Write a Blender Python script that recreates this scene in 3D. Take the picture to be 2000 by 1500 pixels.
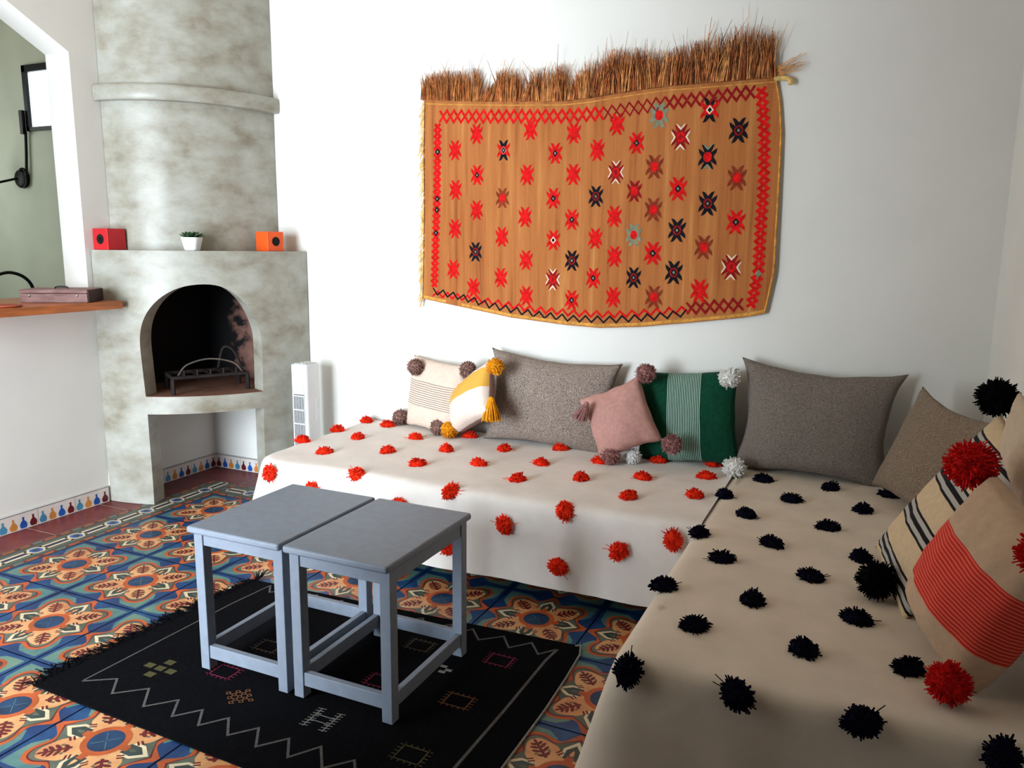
import bpy, bmesh, math, random
from mathutils import Vector, Matrix, noise, geometry

# ------------------------------------------------------------------ scene, camera, light
S = bpy.context.scene
for o in list(bpy.data.objects):
    bpy.data.objects.remove(o)
COL = S.collection
S.view_settings.view_transform = 'Standard'
S.view_settings.look = 'None'
S.view_settings.gamma = 1.0
S.view_settings.use_curve_mapping = False
S.view_settings.exposure = 0.35

F_PX, YAW, PITCH, ROLL = 1540.8, 0.426965, 0.172087, 0.010359
CAM = Vector((3.05196, -2.55603, 1.37342))
cy, sy, cp, sp = math.cos(YAW), math.sin(YAW), math.cos(PITCH), math.sin(PITCH)
fwd = Vector((-sy * cp, cy * cp, -sp))
rgt = Vector((cy, sy, 0))
upv = rgt.cross(fwd)
c_, s_ = math.cos(ROLL), math.sin(ROLL)
r2, u2 = c_ * rgt + s_ * upv, -s_ * rgt + c_ * upv
cam_d = bpy.data.cameras.new('camera')
cam_d.sensor_fit = 'HORIZONTAL'
cam_d.sensor_width = 36.0
cam_d.lens = 36.0 * F_PX / 2000.0
cam_d.clip_start = 0.02
cam = bpy.data.objects.new('camera', cam_d)
COL.objects.link(cam)
m = Matrix.Identity(4)
for i in range(3):
    m[i][0], m[i][1], m[i][2], m[i][3] = r2[i], u2[i], -fwd[i], CAM[i]
cam.matrix_world = m
S.camera = cam

world = bpy.data.worlds.new('sky')
S.world = world
world.use_nodes = True
bg = world.node_tree.nodes['Background']
bg.inputs[0].default_value = (0.80, 0.91, 1.0, 1)
bg.inputs[1].default_value = 3.0


def area_light(name, loc, rot, sx, sy_, power, col):
    d = bpy.data.lights.new(name, 'AREA')
    d.shape = 'RECTANGLE'
    d.size, d.size_y, d.energy, d.color = sx, sy_, power, col
    o = bpy.data.objects.new(name, d)
    o.location = loc
    o.rotation_euler = rot
    COL.objects.link(o)
    return o


# daylight that enters by the wide garden door in the wall behind the camera (lamp faces +y)
area_light('garden_door_daylight', (0.25, -3.78, 1.22), (math.radians(90), 0, 0), 1.7, 2.3, 205, (0.79, 0.905, 1.0))
# added fill lamp that brightens the kitchen beyond the serving hatch
area_light('kitchen_fill', (-2.95, 0.0, 1.9), (0, math.radians(-90), 0), 1.2, 1.2, 17, (0.90, 0.97, 0.92))

# ------------------------------------------------------------------ helpers
RND = random.Random(7)


def lin(c):
    out = []
    for v in c[:3]:
        v /= 255.0
        out.append(v / 12.92 if v <= 0.04045 else ((v + 0.055) / 1.055) ** 2.4)
    return out


_m = {}


def base_nodes(name):
    mt = bpy.data.materials.new(name)
    mt.use_nodes = True
    nt = mt.node_tree
    return mt, nt, nt.nodes['Principled BSDF']


def coords(nt, scale=(1, 1, 1), kind='Object'):
    tc = nt.nodes.new('ShaderNodeTexCoord')
    mp = nt.nodes.new('ShaderNodeMapping')
    mp.inputs['Scale'].default_value = scale
    nt.links.new(tc.outputs[kind], mp.inputs['Vector'])
    return mp.outputs['Vector']


def noise_tex(nt, vec, scale, detail=3, rough=0.55):
    n = nt.nodes.new('ShaderNodeTexNoise')
    n.inputs['Scale'].default_value = scale
    n.inputs['Detail'].default_value = detail
    n.inputs['Roughness'].default_value = rough
    nt.links.new(vec, n.inputs['Vector'])
    return n.outputs['Fac']


def ramp(nt, fac, stops):
    r = nt.nodes.new('ShaderNodeValToRGB')
    el = r.color_ramp.elements
    while len(el) < len(stops):
        el.new(0.5)
    for e, (p, c) in zip(el, stops):
        e.position = p
        e.color = (*lin(c), 1)
    nt.links.new(fac, r.inputs['Fac'])
    return r.outputs['Color']


def add_bump(nt, bs, fac, strength, dist=0.002):
    b = nt.nodes.new('ShaderNodeBump')
    b.inputs['Strength'].default_value = strength
    b.inputs['Distance'].default_value = dist
    nt.links.new(fac, b.inputs['Height'])
    nt.links.new(b.outputs['Normal'], bs.inputs['Normal'])


def mat(name, col, rough=0.6, var=0.10, scale=12.0, stretch=(1, 1, 1), bump=0.0, bscale=150.0, metal=0.0, spec=0.4, sheen=0.0):
    if name in _m:
        return _m[name]
    mt, nt, bs = base_nodes(name)
    v = coords(nt, stretch)
    f = noise_tex(nt, v, scale)
    lo = [max(0, c * (1 - var)) for c in col]
    hi = [min(255, c * (1 + var)) for c in col]
    nt.links.new(ramp(nt, f, [(0.3, lo), (0.7, hi)]), bs.inputs['Base Color'])
    bs.inputs['Roughness'].default_value = rough
    bs.inputs['Metallic'].default_value = metal
    bs.inputs['Specular IOR Level'].default_value = spec
    if sheen:
        bs.inputs['Sheen Weight'].default_value = sheen
    if bump:
        add_bump(nt, bs, noise_tex(nt, coords(nt, stretch), bscale, 4), bump)
    _m[name] = mt
    return mt


def multi(name, stops, rough, scale, stretch=(1, 1, 1), bump=0.0, bscale=60.0, detail=6, spec=0.4, rvar=None):
    mt, nt, bs = base_nodes(name)
    v = coords(nt, stretch)
    f = noise_tex(nt, v, scale, detail, 0.62)
    nt.links.new(ramp(nt, f, stops), bs.inputs['Base Color'])
    bs.inputs['Roughness'].default_value = rough
    bs.inputs['Specular IOR Level'].default_value = spec
    if bump:
        add_bump(nt, bs, noise_tex(nt, coords(nt, stretch), bscale, 5), bump, 0.004)
    _m[name] = mt
    return mt


def math_node(nt, op, a, b=None):
    n = nt.nodes.new('ShaderNodeMath')
    n.operation = op
    for i, x in enumerate((a, b)):
        if x is None:
            continue
        if isinstance(x, (int, float)):
            n.inputs[i].default_value = x
        else:
            nt.links.new(x, n.inputs[i])
    return n.outputs[0]


def fabric(name, base, bands=(), var=0.03, scale=60, weave=0.5, tweed=None, rough=0.9, stretch=(1, 1, 0.45)):
    """woven cloth; bands = (axis, low, high, colour[, period, duty]) in the cushion's own 0..1 cloth coordinates"""
    mt, nt, bs = base_nodes(name)
    uv = nt.nodes.new('ShaderNodeUVMap')
    sep = nt.nodes.new('ShaderNodeSeparateXYZ')
    nt.links.new(uv.outputs['UV'], sep.inputs[0])
    ax = {'u': sep.outputs[0], 'v': sep.outputs[1]}
    if tweed:
        f = noise_tex(nt, coords(nt, stretch), 420, 2, 0.7)
        col = ramp(nt, f, [(0.36, tweed), (0.5, base), (0.66, [min(255, c * 1.35) for c in base])])
    else:
        f = noise_tex(nt, coords(nt), scale)
        col = ramp(nt, f, [(0.3, [c * (1 - var) for c in base]), (0.7, [min(255, c * (1 + var)) for c in base])])
    wob = math_node(nt, 'MULTIPLY', math_node(nt, 'SUBTRACT', noise_tex(nt, coords(nt), 9, 2), 0.5), 0.012)
    for b in bands:
        a = math_node(nt, 'ADD', ax[b[0]], wob)
        msk = math_node(nt, 'MULTIPLY', math_node(nt, 'GREATER_THAN', a, b[1]), math_node(nt, 'LESS_THAN', a, b[2]))
        if len(b) > 4:
            fr = math_node(nt, 'FRACT', math_node(nt, 'DIVIDE', math_node(nt, 'SUBTRACT', a, b[1]), b[4]))
            msk = math_node(nt, 'MULTIPLY', msk, math_node(nt, 'LESS_THAN', fr, b[5]))
        mx = nt.nodes.new('ShaderNodeMix')
        mx.data_type = 'RGBA'
        nt.links.new(msk, mx.inputs['Factor'])
        nt.links.new(col, mx.inputs['A'])
        mx.inputs['B'].default_value = (*lin(b[3]), 1)
        col = mx.outputs['Result']
    nt.links.new(col, bs.inputs['Base Color'])
    bs.inputs['Roughness'].default_value = rough
    bs.inputs['Specular IOR Level'].default_value = 0.15
    bs.inputs['Sheen Weight'].default_value = 0.05
    add_bump(nt, bs, noise_tex(nt, coords(nt), 420, 2), weave, 0.0015)
    _m[name] = mt
    return mt


class MB:
    """collects polygons of several materials and links them as ONE mesh object"""

    def __init__(self):
        self.v, self.f, self.mi, self.mats = [], [], [], []

    def m(self, mt):
        if mt not in self.mats:
            self.mats.append(mt)
        return self.mats.index(mt)

    def poly(self, pts, mt):
        n = len(self.v)
        self.v += [tuple(p) for p in pts]
        self.f.append(tuple(range(n, n + len(pts))))
        self.mi.append(self.m(mt))

    def raw(self, vs, fs, mt):
        n = len(self.v)
        self.v += [tuple(p) for p in vs]
        k = self.m(mt)
        for f in fs:
            self.f.append(tuple(i + n for i in f))
            self.mi.append(k)

    def box(self, a, b, mt, M=None):
        x0, y0, z0 = a
        x1, y1, z1 = b
        vs = [Vector(p) for p in ((x0, y0, z0), (x1, y0, z0), (x1, y1, z0), (x0, y1, z0), (x0, y0, z1), (x1, y0, z1), (x1, y1, z1), (x0, y1, z1))]
        if M is not None:
            vs = [M @ p for p in vs]
        self.raw(vs, [(0, 3, 2, 1), (4, 5, 6, 7), (0, 1, 5, 4), (1, 2, 6, 5), (2, 3, 7, 6), (3, 0, 4, 7)], mt)

    def tube(self, path, r, mt, n=8, r1=None):
        path = [Vector(p) for p in path]
        vs, fs = [], []
        k = len(path)
        for i, p in enumerate(path):
            t = (path[min(i + 1, k - 1)] - path[max(i - 1, 0)])
            t = t.normalized() if t.length > 1e-9 else Vector((0, 0, 1))
            a = t.orthogonal().normalized() if i == 0 else (a - t * a.dot(t)).normalized()
            b = t.cross(a)
            rr = r if r1 is None else r + (r1 - r) * i / (k - 1)
            for j in range(n):
                q = 2 * math.pi * j / n
                vs.append(p + (a * math.cos(q) + b * math.sin(q)) * rr)
        for i in range(k - 1):
            for j in range(n):
                fs.append((i * n + j, i * n + (j + 1) % n, (i + 1) * n + (j + 1) % n, (i + 1) * n + j))
        fs.append(tuple(range(n - 1, -1, -1)))
        fs.append(tuple((k - 1) * n + j for j in range(n)))
        self.raw(vs, fs, mt)

    def lathe(self, prof, mt, n=24, c=(0, 0, 0), M=None):
        vs, fs = [], []
        for r, z in prof:
            for j in range(n):
                q = 2 * math.pi * j / n
                p = Vector((c[0] + r * math.cos(q), c[1] + r * math.sin(q), c[2] + z))
                vs.append(M @ p if M is not None else p)
        for i in range(len(prof) - 1):
            for j in range(n):
                fs.append((i * n + j, i * n + (j + 1) % n, (i + 1) * n + (j + 1) % n, (i + 1) * n + j))
        fs.append(tuple(range(n - 1, -1, -1)))
        fs.append(tuple((len(prof) - 1) * n + j for j in range(n)))
        self.raw(vs, fs, mt)

    def build(self, name, parent=None, smooth=False, bevel=0.0, loc=None):
        me = bpy.data.meshes.new(name)
        me.from_pydata(self.v, [], self.f)
        for mt in self.mats:
            me.materials.append(mt)
        me.polygons.foreach_set('material_index', self.mi)
        if smooth:
            me.polygons.foreach_set('use_smooth', [True] * len(me.polygons))
        me.update()
        o = bpy.data.objects.new(name, me)
        COL.objects.link(o)
        if parent:
            o.parent = parent
        if loc is not None:
            o.location = loc
        if bevel:
            bv = o.modifiers.new('bevel', 'BEVEL')
            bv.width, bv.segments, bv.limit_method = bevel, 3, 'ANGLE'
            for p in me.polygons:
                p.use_smooth = True
            bv.harden_normals = True
        return o


def thing(name, label, cat, loc=(0, 0, 0), rotz=0.0, group=None):
    o = bpy.data.objects.new(name, None)
    COL.objects.link(o)
    o.empty_display_size = 0.05
    o.location = loc
    o.rotation_euler = (0, 0, rotz)
    o['label'], o['category'] = label, cat
    if group:
        o['group'] = group
    return o


def tag(o, label, cat, group=None, kind=None):
    o['label'], o['category'] = label, cat
    if group:
        o['group'] = group
    if kind:
        o['kind'] = kind
    return o


def struct(o):
    o['kind'] = 'structure'
    return o


def inside(p, loop):
    x, y = p
    r = False
    j = len(loop) - 1
    for i in range(len(loop)):
        xi, yi = loop[i]
        xj, yj = loop[j]
        if (yi > y) != (yj > y) and x < (xj - xi) * (y - yi) / (yj - yi) + xi:
            r = not r
        j = i
    return r


def slab_2d(outer, holes, f_out, f_in, mt, step=None, sub=None, mt_in=None, mt_edge=None, builder=None):
    """a wall-like solid: 2-D outline with holes, mapped by f_out (front) and f_in (back)"""
    def densify(loop):
        if not sub:
            return list(loop)
        out = []
        for i in range(len(loop)):
            a, b = Vector(loop[i]), Vector(loop[(i + 1) % len(loop)])
            n = max(1, int((b - a).length / sub))
            out += [tuple(a.lerp(b, k / n)) for k in range(n)]
        return out
    loops = [densify(l) for l in [outer] + list(holes)]
    pts, edges = [], []
    for l in loops:
        n = len(pts)
        pts += [Vector(p) for p in l]
        edges += [(n + i, n + (i + 1) % len(l)) for i in range(len(l))]
    if step:
        xs = [p[0] for p in loops[0]]
        ys = [p[1] for p in loops[0]]
        x = min(xs) + step / 2
        while x < max(xs):
            y = min(ys) + step / 2
            while y < max(ys):
                if inside((x, y), loops[0]) and not any(inside((x, y), h) for h in loops[1:]):
                    if all((Vector((x, y)) - q).length > step * 0.45 for q in pts[:len(edges)]):
                        pts.append(Vector((x, y)))
                y += step
            x += step
    vs, es, fs, *_ = geometry.delaunay_2d_cdt(pts, edges, [], 0, 1e-6)
    B = builder or MB()
    tri = []
    for f in fs:
        c = sum((vs[i] for i in f), Vector((0, 0))) / len(f)
        if inside(c, loops[0]) and not any(inside(c, h) for h in loops[1:]):
            tri.append(tuple(f))
    vo = [f_out(*p) for p in vs]
    vi = [f_in(*p) for p in vs]
    B.raw(vo, tri, mt)
    B.raw(vi, [t[::-1] for t in tri], mt_in or mt)
    cnt = {}
    for t in tri:
        for i in range(len(t)):
            e = (t[i], t[(i + 1) % len(t)])
            cnt[e] = 1
    for (a, b) in list(cnt):
        if (b, a) not in cnt:
            B.poly([vo[b], vo[a], vi[a], vi[b]], mt_edge or mt)
    return B


def catmull(pts, n=6, closed=False):
    out = []
    k = len(pts)
    rng = range(k) if closed else range(k - 1)
    for i in rng:
        g = (lambda q: pts[q % k]) if closed else (lambda q: pts[max(0, min(k - 1, q))])
        p0, p1, p2, p3 = [Vector(g(i + d)) for d in (-1, 0, 1, 2)]
        for s in range(n):
            t = s / n
            out.append(0.5 * ((2 * p1) + (p2 - p0) * t + (2 * p0 - 5 * p1 + 4 * p2 - p3) * t * t + (3 * p1 - p0 - 3 * p2 + p3) * t ** 3))
    if not closed:
        out.append(Vector(pts[-1]))
    return out


def ribbon(B, path, w, put, mt):
    """a stripe of width w along a 2-D path; put maps 2-D to the surface"""
    path = [Vector(p) for p in path]
    k = len(path)
    L, R_ = [], []
    for i, p in enumerate(path):
        a = (p - path[i - 1]).normalized() if i else (path[1] - p).normalized()
        b = (path[i + 1] - p).normalized() if i < k - 1 else a
        t = (a + b)
        t = t.normalized() if t.length > 1e-6 else a
        n = Vector((-t.y, t.x))
        c = max(0.45, n.dot(Vector((-a.y, a.x))))
        L.append(p + n * w / 2 / c)
        R_.append(p - n * w / 2 / c)
    for i in range(k - 1):
        B.poly([put(*R_[i]), put(*R_[i + 1]), put(*L[i + 1]), put(*L[i])], mt)


def interp(pts, x, ix=0, iy=1):
    if x <= pts[0][ix]:
        return pts[0][iy]
    for a, b in zip(pts, pts[1:]):
        if x <= b[ix]:
            return a[iy] + (b[iy] - a[iy]) * (x - a[ix]) / (b[ix] - a[ix] + 1e-12)
    return pts[-1][iy]


# ------------------------------------------------------------------ materials
WALL = mat('white_lime_paint', (234, 232, 226), 0.75, 0.012, 2.5, bump=0.12, bscale=35, spec=0.25)
KWALL = mat('pale_green_grey_paint', (186, 190, 178), 0.75, 0.05, 2.0, bump=0.15, bscale=35, spec=0.25)
CEIL = mat('pale_wood_ceiling', (206, 186, 160), 0.8, 0.08, 4, (1, 12, 1))
UNSEEN_GREY = mat('grey_unseen_wall_paint', (104, 106, 108), 0.8, 0.06, 3)
TADE = multi('grey_polished_plaster', [(0.28, (130, 122, 104)), (0.42, (154, 149, 135)), (0.56, (168, 166, 155)), (0.74, (184, 184, 176))], 0.34, 5.5, (1, 1, 1.7), bump=0.12, bscale=16, detail=11)
SOOT = multi('sooty_brick', [(0.30, (10, 8, 8)), (0.52, (18, 14, 13)), (0.62, (60, 40, 34)), (0.75, (150, 105, 90))], 0.95, 2.4, (1, 1, 1.4), bump=0.5, bscale=25)
# pink brick laid bare at the outer end of the firebox back, soot with a ragged edge over the rest
_nt = SOOT.node_tree
_sx = _nt.nodes.new('ShaderNodeSeparateXYZ')
_tc = _nt.nodes.new('ShaderNodeTexCoord')
_nt.links.new(_tc.outputs['Object'], _sx.inputs[0])
_e = math_node(_nt, 'ADD', math_node(_nt, 'MULTIPLY', math_node(_nt, 'ADD', _sx.outputs[0], .165), 1.6), math_node(_nt, 'MULTIPLY', noise_tex(_nt, coords(_nt, (1, 1, 1.6)), 9, 5), 0.75))
_cr = ramp(_nt, _e, [(0.0, (9, 8, 8)), (0.02, (20, 16, 15)), (0.10, (112, 78, 68)), (0.5, (164, 120, 106))])
_nt.links.new(_cr, _nt.nodes['Principled BSDF'].inputs['Base Color'])
SOOTD = mat('black_soot', (14, 12, 12), 0.95, 0.3)
HEARTH = multi('hearth_brick', [(0.3, (96, 66, 52)), (0.5, (128, 84, 66)), (0.7, (92, 80, 70))], 0.9, 14, bump=0.5)
REDTILE = multi('oxblood_cement_tile', [(0.3, (88, 30, 32)), (0.5, (112, 42, 42)), (0.7, (124, 54, 52))], 0.45, 7, bump=0.05)
SEAM = mat('tile_joint', (178, 160, 150), 0.8)
DSEAM = mat('dark_tile_joint', (22, 38, 66), 0.7)
T_TEAL = multi('cement_teal', [(0.3, (36, 84, 112)), (0.5, (84, 122, 116)), (0.7, (112, 138, 116))], 0.5, 6)
T_BLUE = multi('cement_blue', [(0.3, (14, 38, 78)), (0.5, (20, 56, 104)), (0.7, (32, 84, 128))], 0.5, 6)
T_EYE = mat('cement_eye_blue', (20, 54, 88), 0.5, 0.25, 14)
T_ORANGE = mat('cement_orange', (178, 82, 38), 0.5, 0.12, 9)
T_RED = mat('cement_dark_red', (98, 26, 26), 0.5, 0.15, 9)
T_GREY = mat('cement_grey_green', (88, 94, 80), 0.5, 0.15, 9)
T_CREAM = multi('cement_cream', [(0.3, (188, 116, 74)), (0.5, (212, 152, 100)), (0.7, (222, 174, 122))], 0.5, 7)
T_WHITE = mat('cement_white', (214, 198, 164), 0.5, 0.06)
T_DARK = mat('cement_dark_green', (50, 62, 58), 0.5, 0.15)
T_NAVY = mat('cement_navy', (30, 40, 70), 0.5, 0.15)
BASET = mat('glazed_white_tile', (226, 216, 208), 0.25, 0.03)
B_MAROON = mat('glaze_maroon', (98, 30, 36), 0.3, 0.15)
B_TEAL = mat('glaze_teal', (70, 136, 172), 0.3, 0.15)
B_ORANGE = mat('glaze_orange', (208, 134, 62), 0.3, 0.12)
B_BLUE = mat('glaze_blue', (28, 84, 168), 0.3, 0.15)
B_LINE = mat('glaze_grey_line', (104, 104, 116), 0.3, 0.1)
WOOD = mat('varnished_orange_wood', (178, 98, 46), 0.35, 0.16, 6, (8, 1, 8), spec=0.5)
BLACKM = mat('black_metal', (12, 12, 13), 0.45, 0.1, metal=0.6)
IRON = mat('rusty_iron', (46, 38, 36), 0.7, 0.2, metal=0.5)
STEEL = mat('worn_steel', (150, 146, 140), 0.35, 0.1, metal=0.9)
PAINT = mat('blue_grey_furniture_paint', (126, 134, 147), 0.5, 0.03, 30, bump=0.06, bscale=90, spec=0.35)
THROW = mat('white_wool_throw', (237, 229, 222), 0.95, 0.025, 7, bump=0.35, bscale=420, spec=0.1, sheen=0.1)
THROW2 = mat('cream_wool_throw', (230, 216, 198), 0.95, 0.03, 7, bump=0.35, bscale=420, spec=0.1, sheen=0.1)
Y_RED = mat('orange_red_yarn', (232, 48, 22), 0.9, 0.12, 40, spec=0.1)
Y_NAVY = mat('navy_yarn', (16, 17, 34), 0.95, 0.15, 40, spec=0.05)
Y_BLACK = mat('black_yarn', (11, 11, 13), 0.95, 0.15, 40, spec=0.05)
Y_BROWN = mat('brown_yarn', (136, 104, 96), 0.95, 0.25, 60, spec=0.1)
Y_MAUVE = mat('mauve_yarn', (150, 106, 102), 0.95, 0.2, 60, spec=0.1)
Y_MUSTARD = mat('mustard_yarn', (228, 150, 30), 0.9, 0.15, 60, spec=0.1)
Y_WHITE = mat('white_yarn', (236, 234, 230), 0.95, 0.04, 60, spec=0.1)
Y_SCARLET = mat('scarlet_yarn', (206, 28, 26), 0.9, 0.15, 40, spec=0.1)
FANW = mat('white_plastic', (232, 234, 236), 0.35, 0.01)
FANG = mat('grey_grille_plastic', (150, 154, 162), 0.5, 0.03)
FANT = mat('pale_grey_plastic', (206, 206, 204), 0.4, 0.02)
FAND = mat('dark_grille_gap', (28, 30, 36), 0.7, 0.05)
DARKWOOD = mat('dark_bench_wood', (52, 38, 30), 0.7, 0.2)
MATTRESS = mat('mattress_ticking', (200, 194, 184), 0.9, 0.05)
GLASS = bpy.data.materials.new('window_glass')
GLASS.use_nodes = True
_g = GLASS.node_tree.nodes['Principled BSDF']
_g.inputs['Transmission Weight'].default_value = 1.0
_g.inputs['Roughness'].default_value = 0.0
_g.inputs['IOR'].default_value = 1.1

# ------------------------------------------------------------------ room shell
LX, BY, RX, FY, HZ = -0.62, 1.04, 3.49, -3.60, 2.95
LT = 0.17                                   # thickness of the left wall
KX, KY = -3.05, -0.78                       # kitchen beyond the left wall

# left wall with the serving hatch; 2-D = (y, z)
hatch = [(0.248, 1.045), (0.244, 2.29), (-0.05, 2.45), (-0.14, 2.48), (-0.62, 2.48), (-0.62, 1.045)]
B = slab_2d([(FY, 0), (BY, 0), (BY, HZ), (FY, HZ)], [hatch], lambda y, z: (LX, y, z), lambda y, z: (LX - LT, y, z), WALL, mt_in=KWALL)
struct(B.build('wall_left'))
# back wall, running on behind the kitchen, with the small kitchen window
win = [(-2.10, 2.09), (-1.45, 2.09), (-1.45, 2.50), (-2.10, 2.50)]
B = slab_2d([(LX, 0), (RX, 0), (RX, HZ), (LX, HZ)], [], lambda x, z: (x, BY, z), lambda x, z: (x, BY + 0.16, z), WALL)
struct(B.build('wall_back'))
B = slab_2d([(KX, 0), (LX, 0), (LX, HZ), (KX, HZ)], [win], lambda x, z: (x, BY, z), lambda x, z: (x, BY + 0.035, z), KWALL)
struct(B.build('wall_kitchen_back'))
B = MB(); B.box((RX, FY, 0), (RX + 0.15, BY + 0.16, HZ), WALL); struct(B.build('wall_right'))
door = [(-0.60, 0.0), (1.10, 0.0), (1.10, 2.38), (-0.60, 2.38)]
B = slab_2d([(LX, 0), (-0.60, 0), (-0.60, 2.38), (1.10, 2.38), (1.10, 0), (RX, 0), (RX, HZ), (LX, HZ)], [], lambda x, z: (x, FY, z), lambda x, z: (x, FY - 0.15, z), UNSEEN_GREY)
struct(B.build('wall_front'))
B = MB(); B.box((1.26, FY, 0), (1.36, -1.70, HZ), UNSEEN_GREY); struct(B.build('wall_light_blocker'))  # unseen partition, added to keep the door light off the right bench
B = MB(); B.box((KX - 0.15, KY - 0.15, 0), (KX, BY + 0.16, HZ), KWALL); struct(B.build('wall_kitchen_left'))
B = MB(); B.box((KX, KY - 0.15, 0), (LX - LT, KY, HZ), KWALL); struct(B.build('wall_kitchen_front'))
B = MB(); B.box((KX - 0.15, FY - 0.15, HZ), (RX + 0.15, BY + 0.16, HZ + 0.12), CEIL); struct(B.build('ceiling'))

# kitchen window: black steel frame and pane
w = thing('window_1', 'small black-framed kitchen window high on the wall', 'window'); w['kind'] = 'structure'
B = MB()
x0, x1, z0, z1 = -2.10, -1.45, 2.09, 2.50
for a, b in (((x0, BY - .02, z1 - .042), (x1, BY + .002, z1)), ((x0, BY - .02, z0), (x1, BY + .002, z0 + .024)), ((x0, BY - .02, z0), (x0 + .030, BY + .002, z1)), ((x1 - .03, BY - .02, z0), (x1, BY + .002, z1))):
    B.box(a, b, BLACKM)
B.build('window_frame', w)
B = MB(); B.box((x0 + .03, BY + .004, z0 + .024), (x1 - .03, BY + .008, z1 - .042), GLASS); B.build('pane', w)

# ------------------------------------------------------------------ floor of patterned cement tiles
def q4(quad):
    """repeat a quadrant outline (from axis +x towards axis +y) four times round"""
    out = []
    for k in range(4):
        c, s = (1, 0, -1, 0)[k], (0, 1, 0, -1)[k]
        out += [(c * x - s * y, s * x + c * y) for x, y in quad]
    return out


def sym(half):
    """mirror a path that starts at axis +x about the diagonal"""
    return half + [(y, x) for x, y in reversed(half)]


oH = [(.985, .042), (.87, .115), (.75, .20), (.725, .30), (.77, .42), (.80, .54), (.785, .66), (.735, .735)]


def shrink(half, d, ax):
    out = [(ax, 0.0)]
    for x, y in half[2:]:
        v = Vector((.40, .40)) - Vector((x, y))
        v.normalize()
        out.append((x + v.x * d, y + v.y * d))
    return out


def smooth_q(half):
    q = sym(half)[:-1] if half[-1][0] == half[-1][1] else sym(half)
    pts = [Vector(p) for p in half] + [Vector((p[1], p[0])) for p in reversed(half[:-1])]
    return [tuple(p) for p in catmull(pts, 3)][:-1]


out_o = q4(smooth_q(oH))
out_r = q4(smooth_q(shrink(oH, .066, .87)))
out_g = q4(smooth_q(shrink(oH, .094, .83)))
creamH = [(.64, .0), (.54, .085), (.50, .15), (.585, .23), (.62, .32), (.655, .43), (.665, .53), (.635, .60), (.60, .60)]
out_c = q4([tuple(p) for p in catmull([Vector(p) for p in creamH] + [Vector((p[1], p[0])) for p in reversed(creamH[:-1])], 2)][:-1])


def circ(r, n=20):
    return [(r * math.cos(2 * math.pi * i / n), r * math.sin(2 * math.pi * i / n)) for i in range(n)]


def diag(k, s, t):
    """point at distance s along the k-th diagonal and t across it"""
    a = math.radians(45 + 90 * k)
    return (s * math.cos(a) - t * math.sin(a), s * math.sin(a) + t * math.cos(a))


def leaf(k, s, t, ang, L, W):
    pts = []
    for i in range(8):
        q = 2 * math.pi * i / 8
        u, v = L / 2 + L / 2 * math.cos(q), W / 2 * math.sin(q)
        c, sn = math.cos(ang), math.sin(ang)
        pts.append(diag(k, s + u * c - v * sn, t + u * sn + v * c))
    return pts


medal = [(out_o, T_ORANGE, 2), (out_r, T_RED, 3), (out_g, T_GREY, 4), (out_c, T_CREAM, 5)]
for k in range(4):
    c, s = (1, 0, -1, 0)[k], (0, 1, 0, -1)[k]
    R4 = lambda pts: [(c * x - s * y, s * x + c * y) for x, y in pts]
    medal.append((R4([(.81, 0), (.60, .15), (.42, .15), (.42, -.15), (.60, -.15)]), T_WHITE, 6))
    medal.append((R4([(.71, 0), (.57, .105), (.38, .10), (.38, -.10), (.57, -.105)]), T_DARK, 7))
    medal.append((R4([(.60, 0), (.52, .03), (.46, .03), (.46, -.03), (.52, -.03)]), T_CREAM if k % 2 else T_GREY, 8))
    medal.append((R4([(.44, .05), (.30, .07), (.30, -.07), (.44, -.05)]), T_ORANGE, 8))
    medal.append(([diag(k, .42, .024), diag(k, .42, -.024), diag(k, .80, -.018), diag(k, .80, .018)], T_RED, 7))
    for sg in (1, -1):
        for s0, L in ((.46, .11), (.555, .155), (.645, .145), (.725, .105)):
            medal.append((leaf(k, s0, 0, sg * math.radians(58), L, .058), T_RED, 8))
        for d in (0, .055):
            medal.append(([diag(k, .40 + d, sg * (.17)), diag(k, .43 + d, sg * .17), diag(k, .45 + d, sg * .27), diag(k, .42 + d, sg * .27)], T_RED, 7))
        medal.append((leaf(k, .52, sg * .10, 0, .05, .045), T_GREY, 8))
    medal.append((leaf(k, .78, 0, 0, .075, .05), T_RED, 8))
    # paler corners left between the blue seams that cross between four medallions
    medal.append((R4([(.76, .30), (.90, .48), (.915, .70), (.915, .915), (.70, .915), (.48, .90), (.30, .76), (.5, .5)]), T_TEAL, 1))
medal += [(circ(.335), T_ORANGE, 9), (circ(.245), T_EYE, 10)]
for k in range(4):
    medal.append(([diag(k, .02, .006), diag(k, .02, -.006), diag(k, .20, -.004), diag(k, .20, .004)], T_TEAL, 11))

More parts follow.
